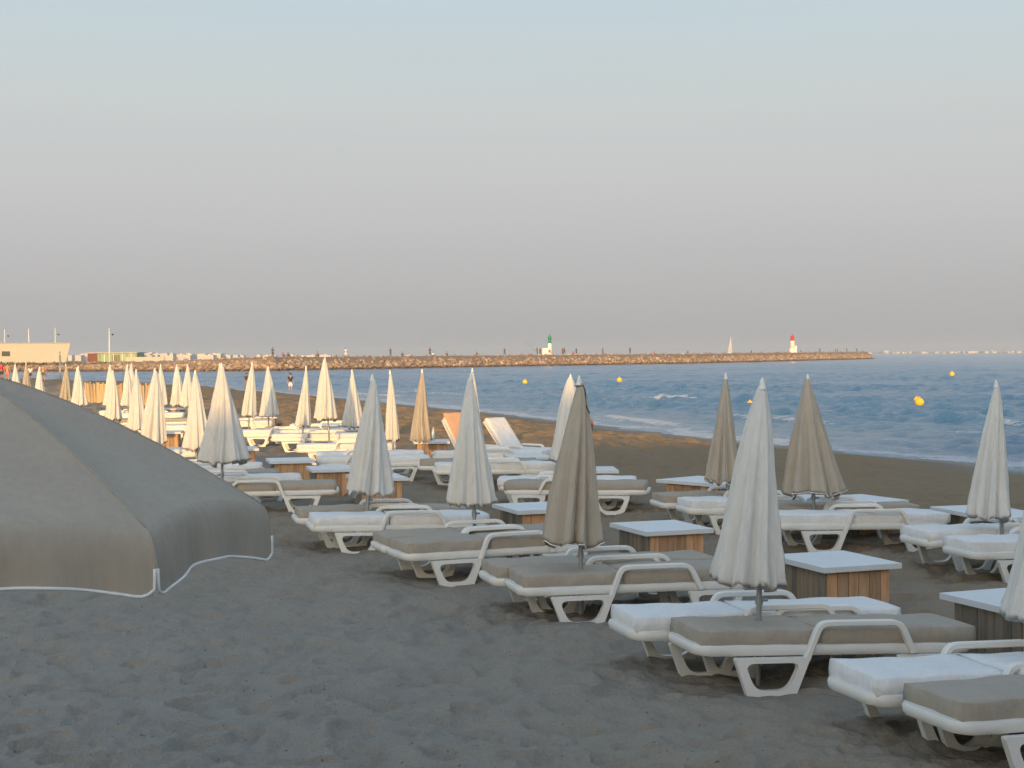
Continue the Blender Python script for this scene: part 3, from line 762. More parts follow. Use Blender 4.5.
# ------------------------------------------------------------------ open parasol at the left
ZR, ZA, RR_ = 1.875, 2.37, 1.08
C0 = Vector((-1.985, 5.25, 0))
o = thing('open_parasol', 'large open beige parasol with white-edged valance at the left edge', 'parasol', (C0.x, C0.y, ground_at(C0.x, C0.y)))
p1 = at_z(259, 504, ZR); p2 = at_z(145, 530, ZR)
a1 = math.atan2(p1.y - C0.y, p1.x - C0.x) + R(3)
ribs = [a1 - k * math.pi / 4 for k in range(8)]
def canopy_pt(sec, f, t):
    """sector sec between rib sec and sec+1, f across, t from apex 0 to rim 1"""
    A = Vector((math.cos(ribs[sec]), math.sin(ribs[sec]), 0)); B = Vector((math.cos(ribs[(sec + 1) % 8]), math.sin(ribs[(sec + 1) % 8]), 0))
    v_ = A.lerp(B, f) * RR_ * t
    sag = math.sin(math.pi * f)
    drop = (ZA - ZR) * t ** 1.45
    v_ = v_ * (1 - .035 * sag * t)
    return Vector((v_.x, v_.y, ZA - drop - .035 * sag * math.sin(math.pi * min(1, t * .9)) + .052 * sag * t ** 4))
bm = bmesh.new(); ns, ntt = 14, 18; grid = {}
for s in range(8):
    for i in range(ns):
        for k in range(ntt + 1):
            grid[(s * ns + i, k)] = bm.verts.new(canopy_pt(s, i / ns, max(.012, k / ntt)))
for i in range(8 * ns):
    for k in range(ntt):
        bm.faces.new((grid[(i, k)], grid[(i, k + 1)], grid[((i + 1) % (8 * ns), k + 1)], grid[((i + 1) % (8 * ns), k)]))
can = obj('canopy', bm, M['open_t'], o, True); can.data.set_sharp_from_angle(angle=R(9))
can.location = (0, 0, 0)
for s in range(8):   # sewn rib seams
    bm = bmesh.new()
    tube(bm, [canopy_pt(s, 0, max(.02, k / 20)) + Vector((0, 0, .001)) for k in range(21)], .0026, 6)
    obj('seam', bm, M['open_t'], can, True)
VD = .215
for s in range(8):
    bm = bmesh.new(); rows = []; nf, nv_ = 44, 10; edge = []
    for i in range(nf + 1):
        f = i / nf; top = canopy_pt(s, f, 1.0); rad = Vector((top.x, top.y, 0)).normalized()
        g = min(f, 1 - f)
        ln = VD * (1.0 - .11 * math.sin(math.pi * f) + .0) - .03 * max(0, 1 - g / .06) ** 2
        row = []
        for k in range(nv_ + 1):
            t = k / nv_
            ff = f + (.5 - f) * .02 * t
            p = canopy_pt(s, ff, 1.0)
            outw = .05 * (1 - math.exp(-4 * t)) + .016 * t * math.sin(5.5 * f * math.pi + s * 1.7) * math.sin(math.pi * f)
            p = p + rad * outw - Vector((0, 0, ln * t ** 1.18))
            row.append(bm.verts.new(p))
        rows.append(row)
    for A, B in zip(rows, rows[1:]):
        for k in range(nv_): bm.faces.new((A[k], A[k + 1], B[k + 1], B[k]))
    path = [v.co.copy() for v in rows[0][7:]] + [r_[-1].co.copy() for r_ in rows[1:-1]] + [v.co.copy() for v in rows[-1][:6:-1]]
    va = obj('valance', bm, M['open_t'], o, True)
    hb = bmesh.new(); tube(hb, path, .0055, 6); obj('piping', hb, M['piping'], va, True)
bm = bmesh.new(); tube(bm, [(0, 0, -.4), (0, 0, ZA)], .022, 12); obj('pole', bm, M['steel'], o, True)
for s in range(8):
    bm = bmesh.new(); tube(bm, [canopy_pt(s, 0, max(.03, k / 10)) - Vector((0, 0, .016)) for k in range(11)], .006, 6)
    e = canopy_pt(s, 0, .55) - Vector((0, 0, .02)); tube(bm, [(0, 0, ZA - .5), e], .005, 6)
    obj('rib', bm, M['steel'], o, True)
bm = bmesh.new(); lathe(bm, [(.03, 0), (.03, .03), (.015, .06), (.004, .08)], 12, (0, 0, ZA)); obj('finial', bm, M['piping'], o, True)

# ------------------------------------------------------------------ breakwater
path = [(-20, 371.5), (60, 371.5), (180, 371.5), (275, 370.8), (360, 369.2), (500, 366.6), (560, 365.6), (700, 363.3), (790, 361.0), (872, 358.8)]
bw = [at_z(px, py, SEA) for px, py in path]
bw = [Vector((p.x, p.y, 0)) for p in bw]
crest = [1.1, 1.2, 1.75, 2.4, 2.4, 2.42, 2.45, 2.55, 2.75, 2.85]
def along(s):   # s in 0..1 by length
    ls = [(b_ - a_).length for a_, b_ in zip(bw, bw[1:])]; T = sum(ls); d = s * T
    for i, l in enumerate(ls):
        if d <= l or i == len(ls) - 1:
            f = min(1, d / l); t = (bw[i + 1] - bw[i]).normalized()
            return bw[i].lerp(bw[i + 1], f), t, crest[i] + (crest[i + 1] - crest[i]) * f
        d -= l
BWLEN = sum((b_ - a_).length for a_, b_ in zip(bw, bw[1:]))
bwo = thing('breakwater', 'long brown boulder breakwater across the bay with a light at its end', 'breakwater', (bw[5].x, bw[5].y, SEA))
off0 = Vector((bw[5].x, bw[5].y, SEA))
bm = bmesh.new(); tone = bm.verts.layers.float.new('tone'); wl = bm.verts.layers.float.new('wet'); prev = None
for k in range(161):
    s = k / 160; p, t, ch = along(s); n_ = Vector((t.y, -t.x, 0))     # n_ points to the camera side
    sec = [(n_ * 5.2, -2.5), (n_ * 4.0, SEA - .2), (n_ * 1.6, ch - .5), (n_ * .9 * 1.0, ch - .12), (-n_ * 3.5, ch - .12), (-n_ * 6.5, SEA - .5), (-n_ * 8, -2.5)]
    row = [bm.verts.new(p + n_ * 4.0 * -1 + a_ + Vector((0, 0, z_)) - off0) for a_, z_ in sec]
    for v_ in row: v_[tone] = .0
    if prev:
        for a_ in range(len(row) - 1): bm.faces.new((prev[a_], prev[a_ + 1], row[a_ + 1], row[a_]))
    else: bm.faces.new(row)
    prev = row
bm.faces.new(prev[::-1])
obj('rubble_core', bm, M['rock'], bwo, False)
# boulders: one armour layer
ico = bmesh.new(); bmesh.ops.create_icosphere(ico, subdivisions=2, radius=1); IV = [v.co.copy() for v in ico.verts]; IF = [[v.index for v in f.verts] for f in ico.faces]; ico.free()
def boulder(bm, c, r_, rr, tl, wlay):
    sc = Vector((r_.uniform(.8, 1.4), r_.uniform(.7, 1.1), r_.uniform(.55, .9))) * rr
    rot = Matrix.Rotation(r_.uniform(0, 6.28), 3, 'Z') @ Matrix.Rotation(r_.uniform(-.5, .5), 3, 'X')
    planes = [(Vector((r_.gauss(0, 1), r_.gauss(0, 1), r_.gauss(0, 1))).normalized(), r_.uniform(.55, .85)) for _ in range(7)]
    t = r_.random(); vs = []
    for v_ in IV:
        p = v_.copy()
        for n_, d in planes:
            e = p.dot(n_) - d
            if e > 0: p -= n_ * e
        p = rot @ Vector((p.x * sc.x, p.y * sc.y, p.z * sc.z)) + c
        q_ = bm.verts.new(p); q_[tl] = t; q_[wlay] = max(0, min(1, (SEA + .75 - (p.z + off0.z)) / .5)); vs.append(q_)
    for f in IF: bm.faces.new([vs[i] for i in f])
bm = bmesh.new(); tone = bm.verts.layers.float.new('tone'); wl = bm.verts.layers.float.new('wet')
r_ = random.Random(5)
nb = int(BWLEN * 9)
for k in range(nb):
    s = r_.random(); p, t, ch = along(s); n_ = Vector((t.y, -t.x, 0)); h_ = r_.random() ** .85 * 1.06
    z_ = SEA - .2 + (ch - SEA) * h_; o_ = 0.3 - 4.0 * h_ ** 1.2
    c = p + n_ * o_ + Vector((0, 0, z_)) - off0
    boulder(bm, c, r_, r_.uniform(.36, .8) * (1 if h_ < .85 else .8), tone, wl)
for k in range(90):    # rounded head
    p, t, ch = along(1.0); a = r_.uniform(-2.2, 1.7); h_ = r_.random(); n_ = Vector((t.y, -t.x, 0))
    c = p - n_ * 4 + (t * math.cos(a) + n_ * math.sin(a)) * (5.0 - 4.0 * h_) + Vector((0, 0, SEA - .2 + (ch - SEA) * h_)) - off0
    boulder(bm, c, r_, r_.uniform(.5, 1.0), tone, wl)
bo = obj('boulders', bm, M['rock'], bwo, False); kind(bo, 'stuff')
def on_bw(px):    # point on the breakwater's walkway seen at pixel column px
    best = None
    for k in range(2001):
        p, t, ch = along(k / 2000); n_ = Vector((t.y, -t.x, 0)); q_ = p - n_ * 5.0
        x_ = CX + q_.x / q_.y * F
        if best is None or abs(x_ - px) < best[0]: best = (abs(x_ - px), Vector((q_.x, q_.y, ch - .13)))
    return best[1]

# ------------------------------------------------------------------ lights on the breakwater
wh = simple('white_painted_masonry', (.78, .76, .72), .7, .05, 2)
gr = simple('green_paint', (.03, .22, .12), .5, .1, 2); rd = simple('red_paint', (.5, .035, .03), .5, .1, 2)
grey = simple('grey_concrete', (.36, .35, .33), .85, .12, 2)
p = on_bw(550); s = p.y / F
o = thing('harbour_light', 'white beacon tower with green lantern on the middle of the breakwater', 'lighthouse', p)
bm = bmesh.new(); box(bm, -7.2 * s, -1.6 * s, -.9, .9, 0, 6.8 * s); bevel(bm, .03, 1); obj('equipment_hut', bm, wh, o)
bm = bmesh.new(); lathe(bm, [(2.1 * s, 0), (2.0 * s, 6 * s), (1.75 * s, 11.5 * s), (1.6 * s, 12 * s)], 20); obj('tower', bm, wh, o, True)
bm = bmesh.new(); lathe(bm, [(2.2 * s, 12 * s), (2.2 * s, 12.8 * s), (1.6 * s, 12.9 * s), (1.6 * s, 16.5 * s), (2.0 * s, 16.7 * s), (1.5 * s, 18.8 * s), (.5 * s, 19.7 * s), (.3 * s, 21 * s)], 20); obj('lantern', bm, gr, o, True)
bm = bmesh.new(); box(bm, -1.2 * s, .8 * s, -2.14 * s - .02, -2.0 * s, 2.5 * s, 5.5 * s); obj('sign', bm, rd, o)
p = on_bw(792.5); s = p.y / F
o = thing('harbour_light', 'white beacon tower with red lantern near the end of the breakwater', 'lighthouse', p)
bm = bmesh.new(); lathe(bm, [(3.2 * s, 0), (3.0 * s, 3.0 * s), (3.0 * s, 4.0 * s)], 8); obj('base', bm, wh, o)
bm = bmesh.new(); box(bm, 2.2 * s, 4.0 * s, -.6, .6, 0, 7 * s); obj('stair_block', bm, wh, o)
bm = bmesh.new(); lathe(bm, [(2.5 * s, 4 * s), (2.1 * s, 11 * s), (2.3 * s, 11.3 * s), (2.3 * s, 12 * s)], 18); obj('tower', bm, wh, o, True)
bm = bmesh.new(); lathe(bm, [(2.6 * s, 12 * s), (2.6 * s, 12.7 * s), (1.8 * s, 12.9 * s), (1.8 * s, 15.5 * s), (2.2 * s, 15.7 * s), (1.2 * s, 17 * s), (.3 * s, 18.5 * s)], 18); obj('lantern', bm, rd, o, True)

# ------------------------------------------------------------------ sailing boat beyond the breakwater
d = 900; p = at_d(729.5, 351, d); s = d / F
o = thing('sailing_boat', 'small white sailing boat under sail beyond the breakwater', 'sailing boat', (p.x, d, SEA))
bm = bmesh.new()
secs = [(-2.6, .75, .6), (-1.2, 1.15, .75), (.6, 1.1, .8), (2.2, .6, .95), (3.4, .04, 1.1)]; prev = None
for x_, w, h_ in secs:
    row = [bm.verts.new((x_, -w, h_)), bm.verts.new((x_, -w * .6, -.2)), bm.verts.new((x_, w * .6, -.2)), bm.verts.new((x_, w, h_))]
    if prev:
        for k in range(4): bm.faces.new((prev[k], prev[(k + 1) % 4], row[(k + 1) % 4], row[k]))
    else: bm.faces.new(row)
    prev = row
bm.faces.new(prev[::-1]); obj('hull', bm, wh, o)
bm = bmesh.new(); tube(bm, [(.5, 0, .5), (.5, 0, 9.6)], [.08, .05], 8); obj('mast', bm, M['steel'], o)
def sail(pts, name):
    bm = bmesh.new(); A, B, C_ = [Vector(p_) for p_ in pts]; n = 10; rows = []
    for i in range(n + 1):
        t = i / n; l = A.lerp(C_, t); r2 = B.lerp(C_, t)
        rows.append([bm.verts.new(l.lerp(r2, k / 6) + Vector((0, .5 * math.sin(math.pi * k / 6) * (1 - t), 0))) for k in range(7)])
    for X, Y in zip(rows, rows[1:]):
        for k in range(6): bm.faces.new((X[k], X[k + 1], Y[k + 1], Y[k]))
    bmesh.ops.solidify(bm, geom=bm.faces[:], thickness=.02)
    obj(name, bm, M['can_w'], o, True)
sail([(.42, 0, 1.4), (-2.6, .4, 1.5), (.42, 0, 9.5)], 'mainsail'); sail([(3.2, 0, 1.2), (.8, .6, 1.4), (.6, 0, 8.4)], 'jib')
o.rotation_euler = (0, R(3), R(12)); o.scale = (.62, 1.1, 1.5)

# ------------------------------------------------------------------ buoys
yel = simple('yellow_buoy_plastic', (.85, .48, .03), .4, .06, 3)
for i, (px, py, rp, lab) in enumerate(((919.5, 402, 4.6, 'largest yellow buoy, in front of its small twin'), (916.8, 399.5, 3.0, 'small yellow buoy half behind the largest one'), (952, 374, 2.6, 'far small yellow buoy above and right of the largest one'),
                          (750, 403.5, 3.2, 'yellow buoy just left of the tallest white parasol'), (619.5, 380, 2.8, 'small yellow buoy right of the strapped parasol tip'), (525, 382, 2.6, 'small yellow buoy left of the strapped parasol tip'))):
    p = at_z(px, py + rp * .7, SEA); s = p.y / F; rr = rp * s
    o = thing('buoy', lab, 'buoy', (p.x, p.y, SEA + rr * .35), 0, 'yellow swimming-zone buoys')
    bm = bmesh.new(); lathe(bm, [(rr * .3, -rr * .55), (rr * .8, -rr * .3), (rr, .15 * rr), (rr * .93, .6 * rr), (rr * .6, 1.05 * rr), (rr * .25, 1.25 * rr)], 18); obj('float', bm, yel, o, True)
    bm = bmesh.new(); lathe(bm, [(rr * .2, 1.24 * rr), (rr * .2, 1.45 * rr), (rr * .1, 1.55 * rr)], 10); obj('lifting_eye', bm, yel, o, True)

# ------------------------------------------------------------------ people
HEADS = {}
skin = simple('skin', (.42, .22, .14), .6, .08, 8); skin2 = simple('tanned_skin', (.30, .15, .09), .6, .08, 8)
hairm = simple('dark_hair', (.025, .018, .014), .7, .2, 20)
def fabric(c): return simple('clothing', c, .9, .12, 9, .2, 0, 30)
POSE = {
 'stand': dict(pel=(0, 0, .93), chest=(0, 0, 1.28), neck=(0, 0, 1.47), head=(0, 0, 1.62), kn=((-.10, -.02, .50), (.10, .01, .50)), ft=((-.11, 0, .05), (.12, .03, .05)), el=((-.25, .02, 1.14), (.25, .02, 1.14)), ha=((-.27, -.06, .88), (.26, -.06, .88))),
 'walk': dict(pel=(0, 0, .92), chest=(0, -.03, 1.27), neck=(0, -.03, 1.46), head=(0, -.05, 1.61), kn=((-.09, -.18, .52), (.09, .10, .50)), ft=((-.09, -.25, .06), (.09, .36, .12)), el=((-.24, .1, 1.14), (.24, -.08, 1.14)), ha=((-.26, .02, .9), (.25, -.24, .95))),
 'fish': dict(pel=(0, 0, .92), chest=(0, -.02, 1.27), neck=(0, -.03, 1.46), head=(0, -.05, 1.61), kn=((-.12, -.02, .5), (.12, .01, .5)), ft=((-.16, -.04, .05), (.16, .05, .05)), el=((-.24, -.1, 1.1), (.24, -.1, 1.1)), ha=((-.08, -.36, 1.08), (.1, -.36, 1.16))),
 'sit': dict(pel=(0, 0, .12), chest=(0, .02, .48), neck=(0, 0, .67), head=(0, -.02, .82), kn=((-.14, -.42, .42), (.14, -.40, .44)), ft=((-.13, -.62, .04), (.13, -.60, .04)), el=((-.25, -.1, .38), (.25, -.1, .38)), ha=((-.14, -.34, .42), (.14, -.34, .42))),
}
def skin_mesh(name, verts, edges, radii, mat, parent, root=0, lv=2):
    bm = bmesh.new(); sl = bm.verts.layers.skin.verify(); vs = []
    for p, r2 in zip(verts, radii):
        v_ = bm.verts.new(p); v_[sl].radius = r2 if isinstance(r2, tuple) else (r2, r2); vs.append(v_)
    vs[root][sl].use_root = True
    for a_, b_ in edges: bm.edges.new((vs[a_], vs[b_]))
    me = bpy.data.meshes.new(name); bm.to_mesh(me); bm.free(); me.materials.append(mat)
    o = link(bpy.data.objects.new(name, me), parent)
    m1 = o.modifiers.new('s', 'SKIN'); m1.use_smooth_shade = True
    m2 = o.modifiers.new('u', 'SUBSURF'); m2.levels = lv; m2.render_levels = lv
    return o
def person(label, loc, rz, pose, top=None, bottom=None, sk=skin, hair=True, scale=1.0, trousers=False, group=None, rod=False, lv=2):
    P = POSE[pose]; V = Vector
    o = thing('person', label, 'person', loc, rz, group); o.scale = (scale,) * 3
    pel, che, nec, hea = V(P['pel']), V(P['chest']), V(P['neck']), V(P['head'])
    up = (che - pel).normalized()
    vs = [pel, pel.lerp(che, .5), che, nec, hea, hea + V((0, -.01, .09))]; rad = [(.135, .10), (.125, .09), (.155, .10), .055, (.075, .09), (.055, .07)]
    ed = [(0, 1), (1, 2), (2, 3), (3, 4), (4, 5)]
    vs.append(hea + V((0, -.105, -.02))); rad.append(.016); ed.append((4, 6))
    idx = {}
    for s, sg in ((0, -1), (1, 1)):
        hip = pel + V((.085 * sg, 0, -.06)); kn, ft = V(P['kn'][s]), V(P['ft'][s]); toe = ft + V((0, -.16, -.015))
        k = len(vs); vs += [hip, kn, ft, toe]; rad += [.088, .055, .036, .032]; ed += [(0, k), (k, k + 1), (k + 1, k + 2), (k + 2, k + 3)]
        sh = che + V((.17 * sg, 0, .11)); el, ha = V(P['el'][s]), V(P['ha'][s]); tip = ha + (ha - el).normalized() * .09
        k2 = len(vs); vs += [sh, el, ha, tip]; rad += [.05, .037, .027, .02]; ed += [(2, k2), (k2, k2 + 1), (k2 + 1, k2 + 2), (k2 + 2, k2 + 3)]
        idx[s] = (k, k2)
        # spread fingers
        d_ = (ha - el).normalized(); n2 = d_.cross(V((1, 0, 0))).normalized()
        for q_ in (-1, 1):
            vs.append(ha + d_ * .06 + n2 * .035 * q_); rad.append(.012); ed.append((k2 + 2, len(vs) - 1))
    skin_mesh('body', vs, ed, rad, sk, o, 0, lv)
    if top is not None:
        tv = [pel.lerp(che, .08), pel.lerp(che, .5), che, che.lerp(nec, .55)]; tr = [(.165, .125), (.15, .112), (.178, .122), .07]; te = [(0, 1), (1, 2), (2, 3)]
        for s in (0, 1):
            k2 = idx[s][1]; a_ = len(tv); tv += [vs[k2], vs[k2].lerp(vs[k2 + 1], .7)]; tr += [.068, .06]; te += [(2, a_), (a_, a_ + 1)]
        skin_mesh('shirt', tv, te, tr, top, o, 2, lv)
    if bottom is not None:
        tv = [pel + up * .06, pel]; tr = [(.16, .125), (.162, .128)]; te = [(0, 1)]
        for s in (0, 1):
            k = idx[s][0]; a_ = len(tv)
            if trousers: tv += [vs[k], vs[k + 1], vs[k + 2] + V((0, 0, .05))]; tr += [.105, .075, .058]; te += [(1, a_), (a_, a_ + 1), (a_ + 1, a_ + 2)]
            else: tv += [vs[k], vs[k].lerp(vs[k + 1], .85)]; tr += [.108, .092]; te += [(1, a_), (a_, a_ + 1)]
        skin_mesh('trousers' if trousers else 'shorts', tv, te, tr, bottom, o, 1, lv)
    if hair:
        bm = bmesh.new(); bmesh.ops.create_icosphere(bm, subdivisions=2, radius=.105)
        bmesh.ops.delete(bm, geom=[v_ for v_ in bm.verts if v_.co.z < -.02 and v_.co.y < .02 or v_.co.z < -.075], context='VERTS')
        for v_ in bm.verts: v_.co = Vector((v_.co.x * .86, v_.co.y * 1.02 + .012, v_.co.z * 1.12)) + hea + Vector((0, 0, .045))
        obj('hair', bm, hairm, o, True)
    if rod:
        r0 = thing('fishing_rod', 'thin fishing rod held by a figure on the breakwater', 'fishing rod')
        bm = bmesh.new(); tube(bm, [(0, 0, 0), (0, -1.6, 1.5), (0, -3.0, 2.6)], [.03, .02, .012], 6)
        h_ = Vector((0, -.36, 1.1)); c_, s_ = math.cos(rz), math.sin(rz)
        bpy.data.objects.remove(r0)
        ro_ = obj('fishing_rod', bm, M['black'], None, True, (loc[0] - s_ * h_.y, loc[1] + c_ * h_.y, loc[2] + 1.1), (0, 0, rz))
        tag(ro_, 'thin fishing rod held by ' + label[0].lower() + label[1:][:60], 'fishing rod')
    return o
black = fabric((.03, .03, .035)); white = fabric((.7, .69, .66)); red = fabric((.45, .03, .05)); olive = fabric((.10, .12, .07)); navy = fabric((.04, .05, .09)); brown = fabric((.14, .09, .06)); pink = fabric((.5, .2, .18))
def wade(px, py_top, py_foot, **kw):
    d = F * 1.70 * kw.get('scale', 1) / (py_foot - py_top)
    p = at_d(px, py_foot, d); return (p.x, d, p.z)
def standing(px, py_foot):
    """where the ground/sea floor is met at this pixel"""
    r_ = ray(px, py_foot); best = None
    for k in range(2400):
        y_ = 15 + k * .12; t = y_ / r_.y; z_ = H + r_.z * t; g = ground_at(r_.x * t, y_)
        if z_ <= max(g, SEA - .08): return (r_.x * t, y_, g)
    return (r_.x * t, y_, g)
p = standing(290.6, 391.5); person('person in black shirt and white shorts standing at the waterline', p, R(200), 'stand', black, white, skin, scale=(391.5 - 371.3) / F * p[1] / 1.72)
p = standing(246.5, 388.5); person('person in dark top wading, half hidden by a narrow sunlit parasol', p, R(160), 'walk', black, None, skin2, scale=(388.5 - 371.3) / F * p[1] / 1.72)
p = standing(43.3, 381.5); person('shirtless man in olive shorts at the far left of the beach', p, R(190), 'stand', None, olive, skin, scale=(381.5 - 363.5) / F * p[1] / 1.72)
p = standing(30.5, 381); person('person in white shirt beside the shirtless man', p, R(20), 'stand', white, navy, skin2, scale=(381 - 366.0) / F * p[1] / 1.72)
p = standing(7.6, 381.5); person('bare-shouldered dark-haired person behind the open parasol', p, R(175), 'stand', None, pink, skin, scale=(381.5 - 363) / F * p[1] / 1.72)
p = standing(1.5, 381); person('person in red shirt at the left edge', p, R(170), 'stand', red, navy, skin2, scale=(381 - 362) / F * p[1] / 1.72)
p = standing(587, 434); person('person sitting on the sand by the surf, behind the strapped taupe parasol', p, R(170), 'sit', None, navy, skin2, scale=.85)
BG = 'people on the breakwater'
for i, (px, pose, t, b_, lab, dx, rod) in enumerate((
 (273, 'stand', navy, black, 'lone dark standing figure, leftmost on the breakwater', 0, False),
 (283, 'sit', red, navy, 'seated figure in red on the breakwater near the lone standing one', 0, False),
 (288, 'sit', black, black, 'seated dark figure next to the one in red', 0, False),
 (318, 'sit', brown, navy, 'seated brown figure alone above the thin leaning parasol', 0, False),
 (346, 'stand', white, white, 'standing figure in white on the breakwater', 0, False),
 (402.5, 'sit', navy, black, 'crouching figure above the thin sunlit parasol', 0, False),
 (430, 'stand', black, navy, 'dark standing figure above the sunlit taupe parasol', 0, False),
 (433.3, 'sit', white, navy, 'pale crouching figure beside the dark standing one', 0, False),
 (477, 'sit', black, black, 'seated dark figure above the scalloped hem parasol', 0, False),
 (537.5, 'fish', black, black, 'angler bending beside the green lantern beacon', 60, True),
 (540.5, 'walk', navy, black, 'figure between the angler and the green lantern beacon', 0, False),
 (563, 'stand', navy, black, 'dark standing figure right of the green lantern beacon', 0, False),
 (564.8, 'walk', brown, navy, 'figure in brown close beside the dark one right of the beacon', 0, False),
 (573.5, 'sit', red, navy, 'seated figure in red right of the green lantern beacon', 0, False),
 (576.5, 'stand', black, black, 'slim black standing figure right of the seated one in red', 0, False),
 (655, 'sit', pink, navy, 'pale seated figure halfway between the two beacons', 0, False),
 (688, 'sit', navy, brown, 'small seated figure left of the sailing boat', 0, False),
 (751.5, 'sit', black, navy, 'seated dark figure between the sailing boat and the red lantern beacon', 0, False),
 (801, 'sit', pink, navy, 'seated figure at the foot of the red lantern beacon', 0, False),
 (820, 'stand', navy, black, 'first standing figure right of the red lantern beacon', 0, False),
 (835.5, 'stand', red, brown, 'left one of a close pair of standing figures, in red', 0, False),
 (837.5, 'walk', pink, brown, 'right one of a close pair of standing figures, in pale pink', 0, False),
 (847, 'stand', brown, navy, 'brown standing figure between the close pair and the outermost one', 0, False),
 (391, 'stand', black, black, 'dark standing figure above the thin sunlit parasol tip, left of the crouching one', 0, False),
 (447, 'sit', brown, black, 'seated brown figure between the sunlit taupe and the scalloped hem parasols', 0, False),
 (505, 'walk', navy, black, 'walking figure right of the scalloped hem parasol tip', 0, False),
 (603, 'stand', brown, navy, 'standing brown figure left of the small right-hand yellow buoy', 0, False),
 (630, 'walk', black, navy, 'walking dark figure right of the small right-hand yellow buoy', 0, False),
 (866, 'sit', navy, black, 'seated dark figure at the very tip of the breakwater', 0, False),
 (857, 'fish', black, navy, 'outermost dark figure fishing near the tip of the breakwater', 40, True))):
    p = on_bw(px); person(lab, p, R(170 + dx + 20 * math.sin(i * 3)), pose, t, b_, skin2, True, 1.25 if i % 3 else 1.35, True, BG, rod, 1)

# ------------------------------------------------------------------ left background shore
land = bmesh.new(); tl = land.verts.layers.float.new('tone'); wl = land.verts.layers.float.new('wet')
r_ = random.Random(9)
P0 = at_z(-160, 371.5, SEA)
scrub = simple('dry_scrub', (.13, .115, .05), .95, .35, 3, .6, 0, 8)
earth = simple('dry_earth', (.26, .2, .13), .95, .2, .4, .4, 0, 4)
x0s, x1s = bw[0].x - 60, bw[2].x + 12
yb = bw[2].y
xs = np.linspace(x0s, x1s, 120); ysr = np.linspace(0, 90, 40); X, Y = np.meshgrid(xs, ysr)
hh = SEA - .6 + 2.1 * sstep(0, 5, Y) + .5 * sstep(6, 30, Y) + .25 * pnoise(X / 4, Y / 4)
hh *= 1; edge = 1 - sstep(bw[2].x, bw[2].x + 11.5, X); hh = SEA - .7 + (hh - SEA + .7) * edge
i = np.arange(X.size).reshape(X.shape); q = np.stack([i[:-1, :-1], i[:-1, 1:], i[1:, 1:], i[1:, :-1]], -1).reshape(-1, 4)
kind(obj('shore_land', np_mesh('shore_land', np.stack([X.ravel(), (Y + 5.5 + np.interp(X, [bw[0].x, bw[1].x, bw[2].x], [bw[0].y, bw[1].y, bw[2].y])).ravel(), hh.ravel()], 1), q, earth), None), 'structure')
# scrub along the bank
bm = bmesh.new()
for k in range(520):
    px = r_.uniform(-30, 182); p = at_d(px, 360, float(np.interp((px - 512) / 1500 * yb, [bw[0].x, bw[1].x, bw[2].x], [bw[0].y, bw[1].y, bw[2].y])) + r_.uniform(5, 12)); c = Vector((p.x, p.y, 1.05 + r_.uniform(-.35, .1)))
    rr = r_.uniform(.25, .6)
    for j in range(9):
        d_ = Vector((r_.gauss(0, 1), r_.gauss(0, 1), abs(r_.gauss(0, 1)) * .8)).normalized() * rr * r_.uniform(.4, 1); c2 = c + d_
        u_ = Vector((r_.gauss(0, 1), r_.gauss(0, 1), r_.gauss(0, 1))).normalized() * rr * .35; w_ = u_.cross(d_).normalized() * rr * .2
        bm.faces.new([bm.verts.new(c2 - u_), bm.verts.new(c2 + w_), bm.verts.new(c2 + u_), bm.verts.new(c2 - w_)])
kind(obj('scrub', bm, scrub), 'stuff')
# pale building with slanting end
D = bw[0].y + 22; s = D / F
cream = simple('cream_render', (.43, .41, .365), .85, .05, .6)
dark = simple('dark_glass', (.03, .035, .04), .2, .2)
base = at_d(0, 364, D)
o = thing('low_building', 'cream flat-roofed building with slanting end wall at the left edge', 'building', (base.x, D, .2), R(17))
bm = bmesh.new(); zt = at_d(40, 343.2, D).z - .2; zl = zt
xr_t, xr_b = 67.5 * s, 62.5 * s; xl = -60 * s
vs = [(xl, 0), (xr_b, 0), (xr_t, zt), (xl, zl)]
f0 = [bm.verts.new((a_, 0, b_)) for a_, b_ in vs]; f1 = [bm.verts.new((a_, 9, b_)) for a_, b_ in vs]
bm.faces.new(f0); bm.faces.new(f1[::-1])
for k in range(4): bm.faces.new((f0[k], f1[k], f1[(k + 1) % 4], f0[(k + 1) % 4]))
obj('wall', bm, cream, o)
bm = bmesh.new(); box(bm, xl - .2, xr_t + .15, -.2, 9.2, zt - .02, zt + .14); obj('roof', bm, grey, o)
bm = bmesh.new(); box(bm, 1.8 * s, 9.6 * s, -.05, .05, (363.5 - 353) * s, (363.5 - 348) * s); w_ = obj('window', bm, dark, o)
bm = bmesh.new(); box(bm, 17.3 * s, 17.6 * s, -.03, .0, .1, zt - .1); obj('wall_joint', bm, grey, o)
# green glazed pavilion
D = yb + 70; s = D / F
base = at_d(88, 363.5, D)
o = thing('pavilion', 'green glazed pavilion with maroon end behind the boulder bank', 'building', (base.x, D, .3))
gg = simple('green_glass', (.10, .20, .13), .3, .25, .5); mar = simple('maroon_cladding', (.16, .05, .05), .7, .15, 1)
zt = at_d(110, 352.3, D).z - .3
bm = bmesh.new(); box(bm, 9.5 * s, 49 * s, 0, 8, 0, zt - .3); obj('glazed_wall', bm, gg, o)
bm = bmesh.new(); box(bm, 0, 9.4 * s, -.2, 8.2, 0, zt - .3); obj('end_wall', bm, mar, o)
bm = bmesh.new(); box(bm, -.2, 50 * s, -.5, 8.5, zt - .29, zt); obj('roof', bm, grey, o)
for k in range(9):
    bm = bmesh.new(); x_ = (12 + k * 4.5) * s; box(bm, x_ - .07, x_ + .07, -.12, -.01, 0, zt - .3); obj('mullion', bm, wh if k % 2 else gr, o)
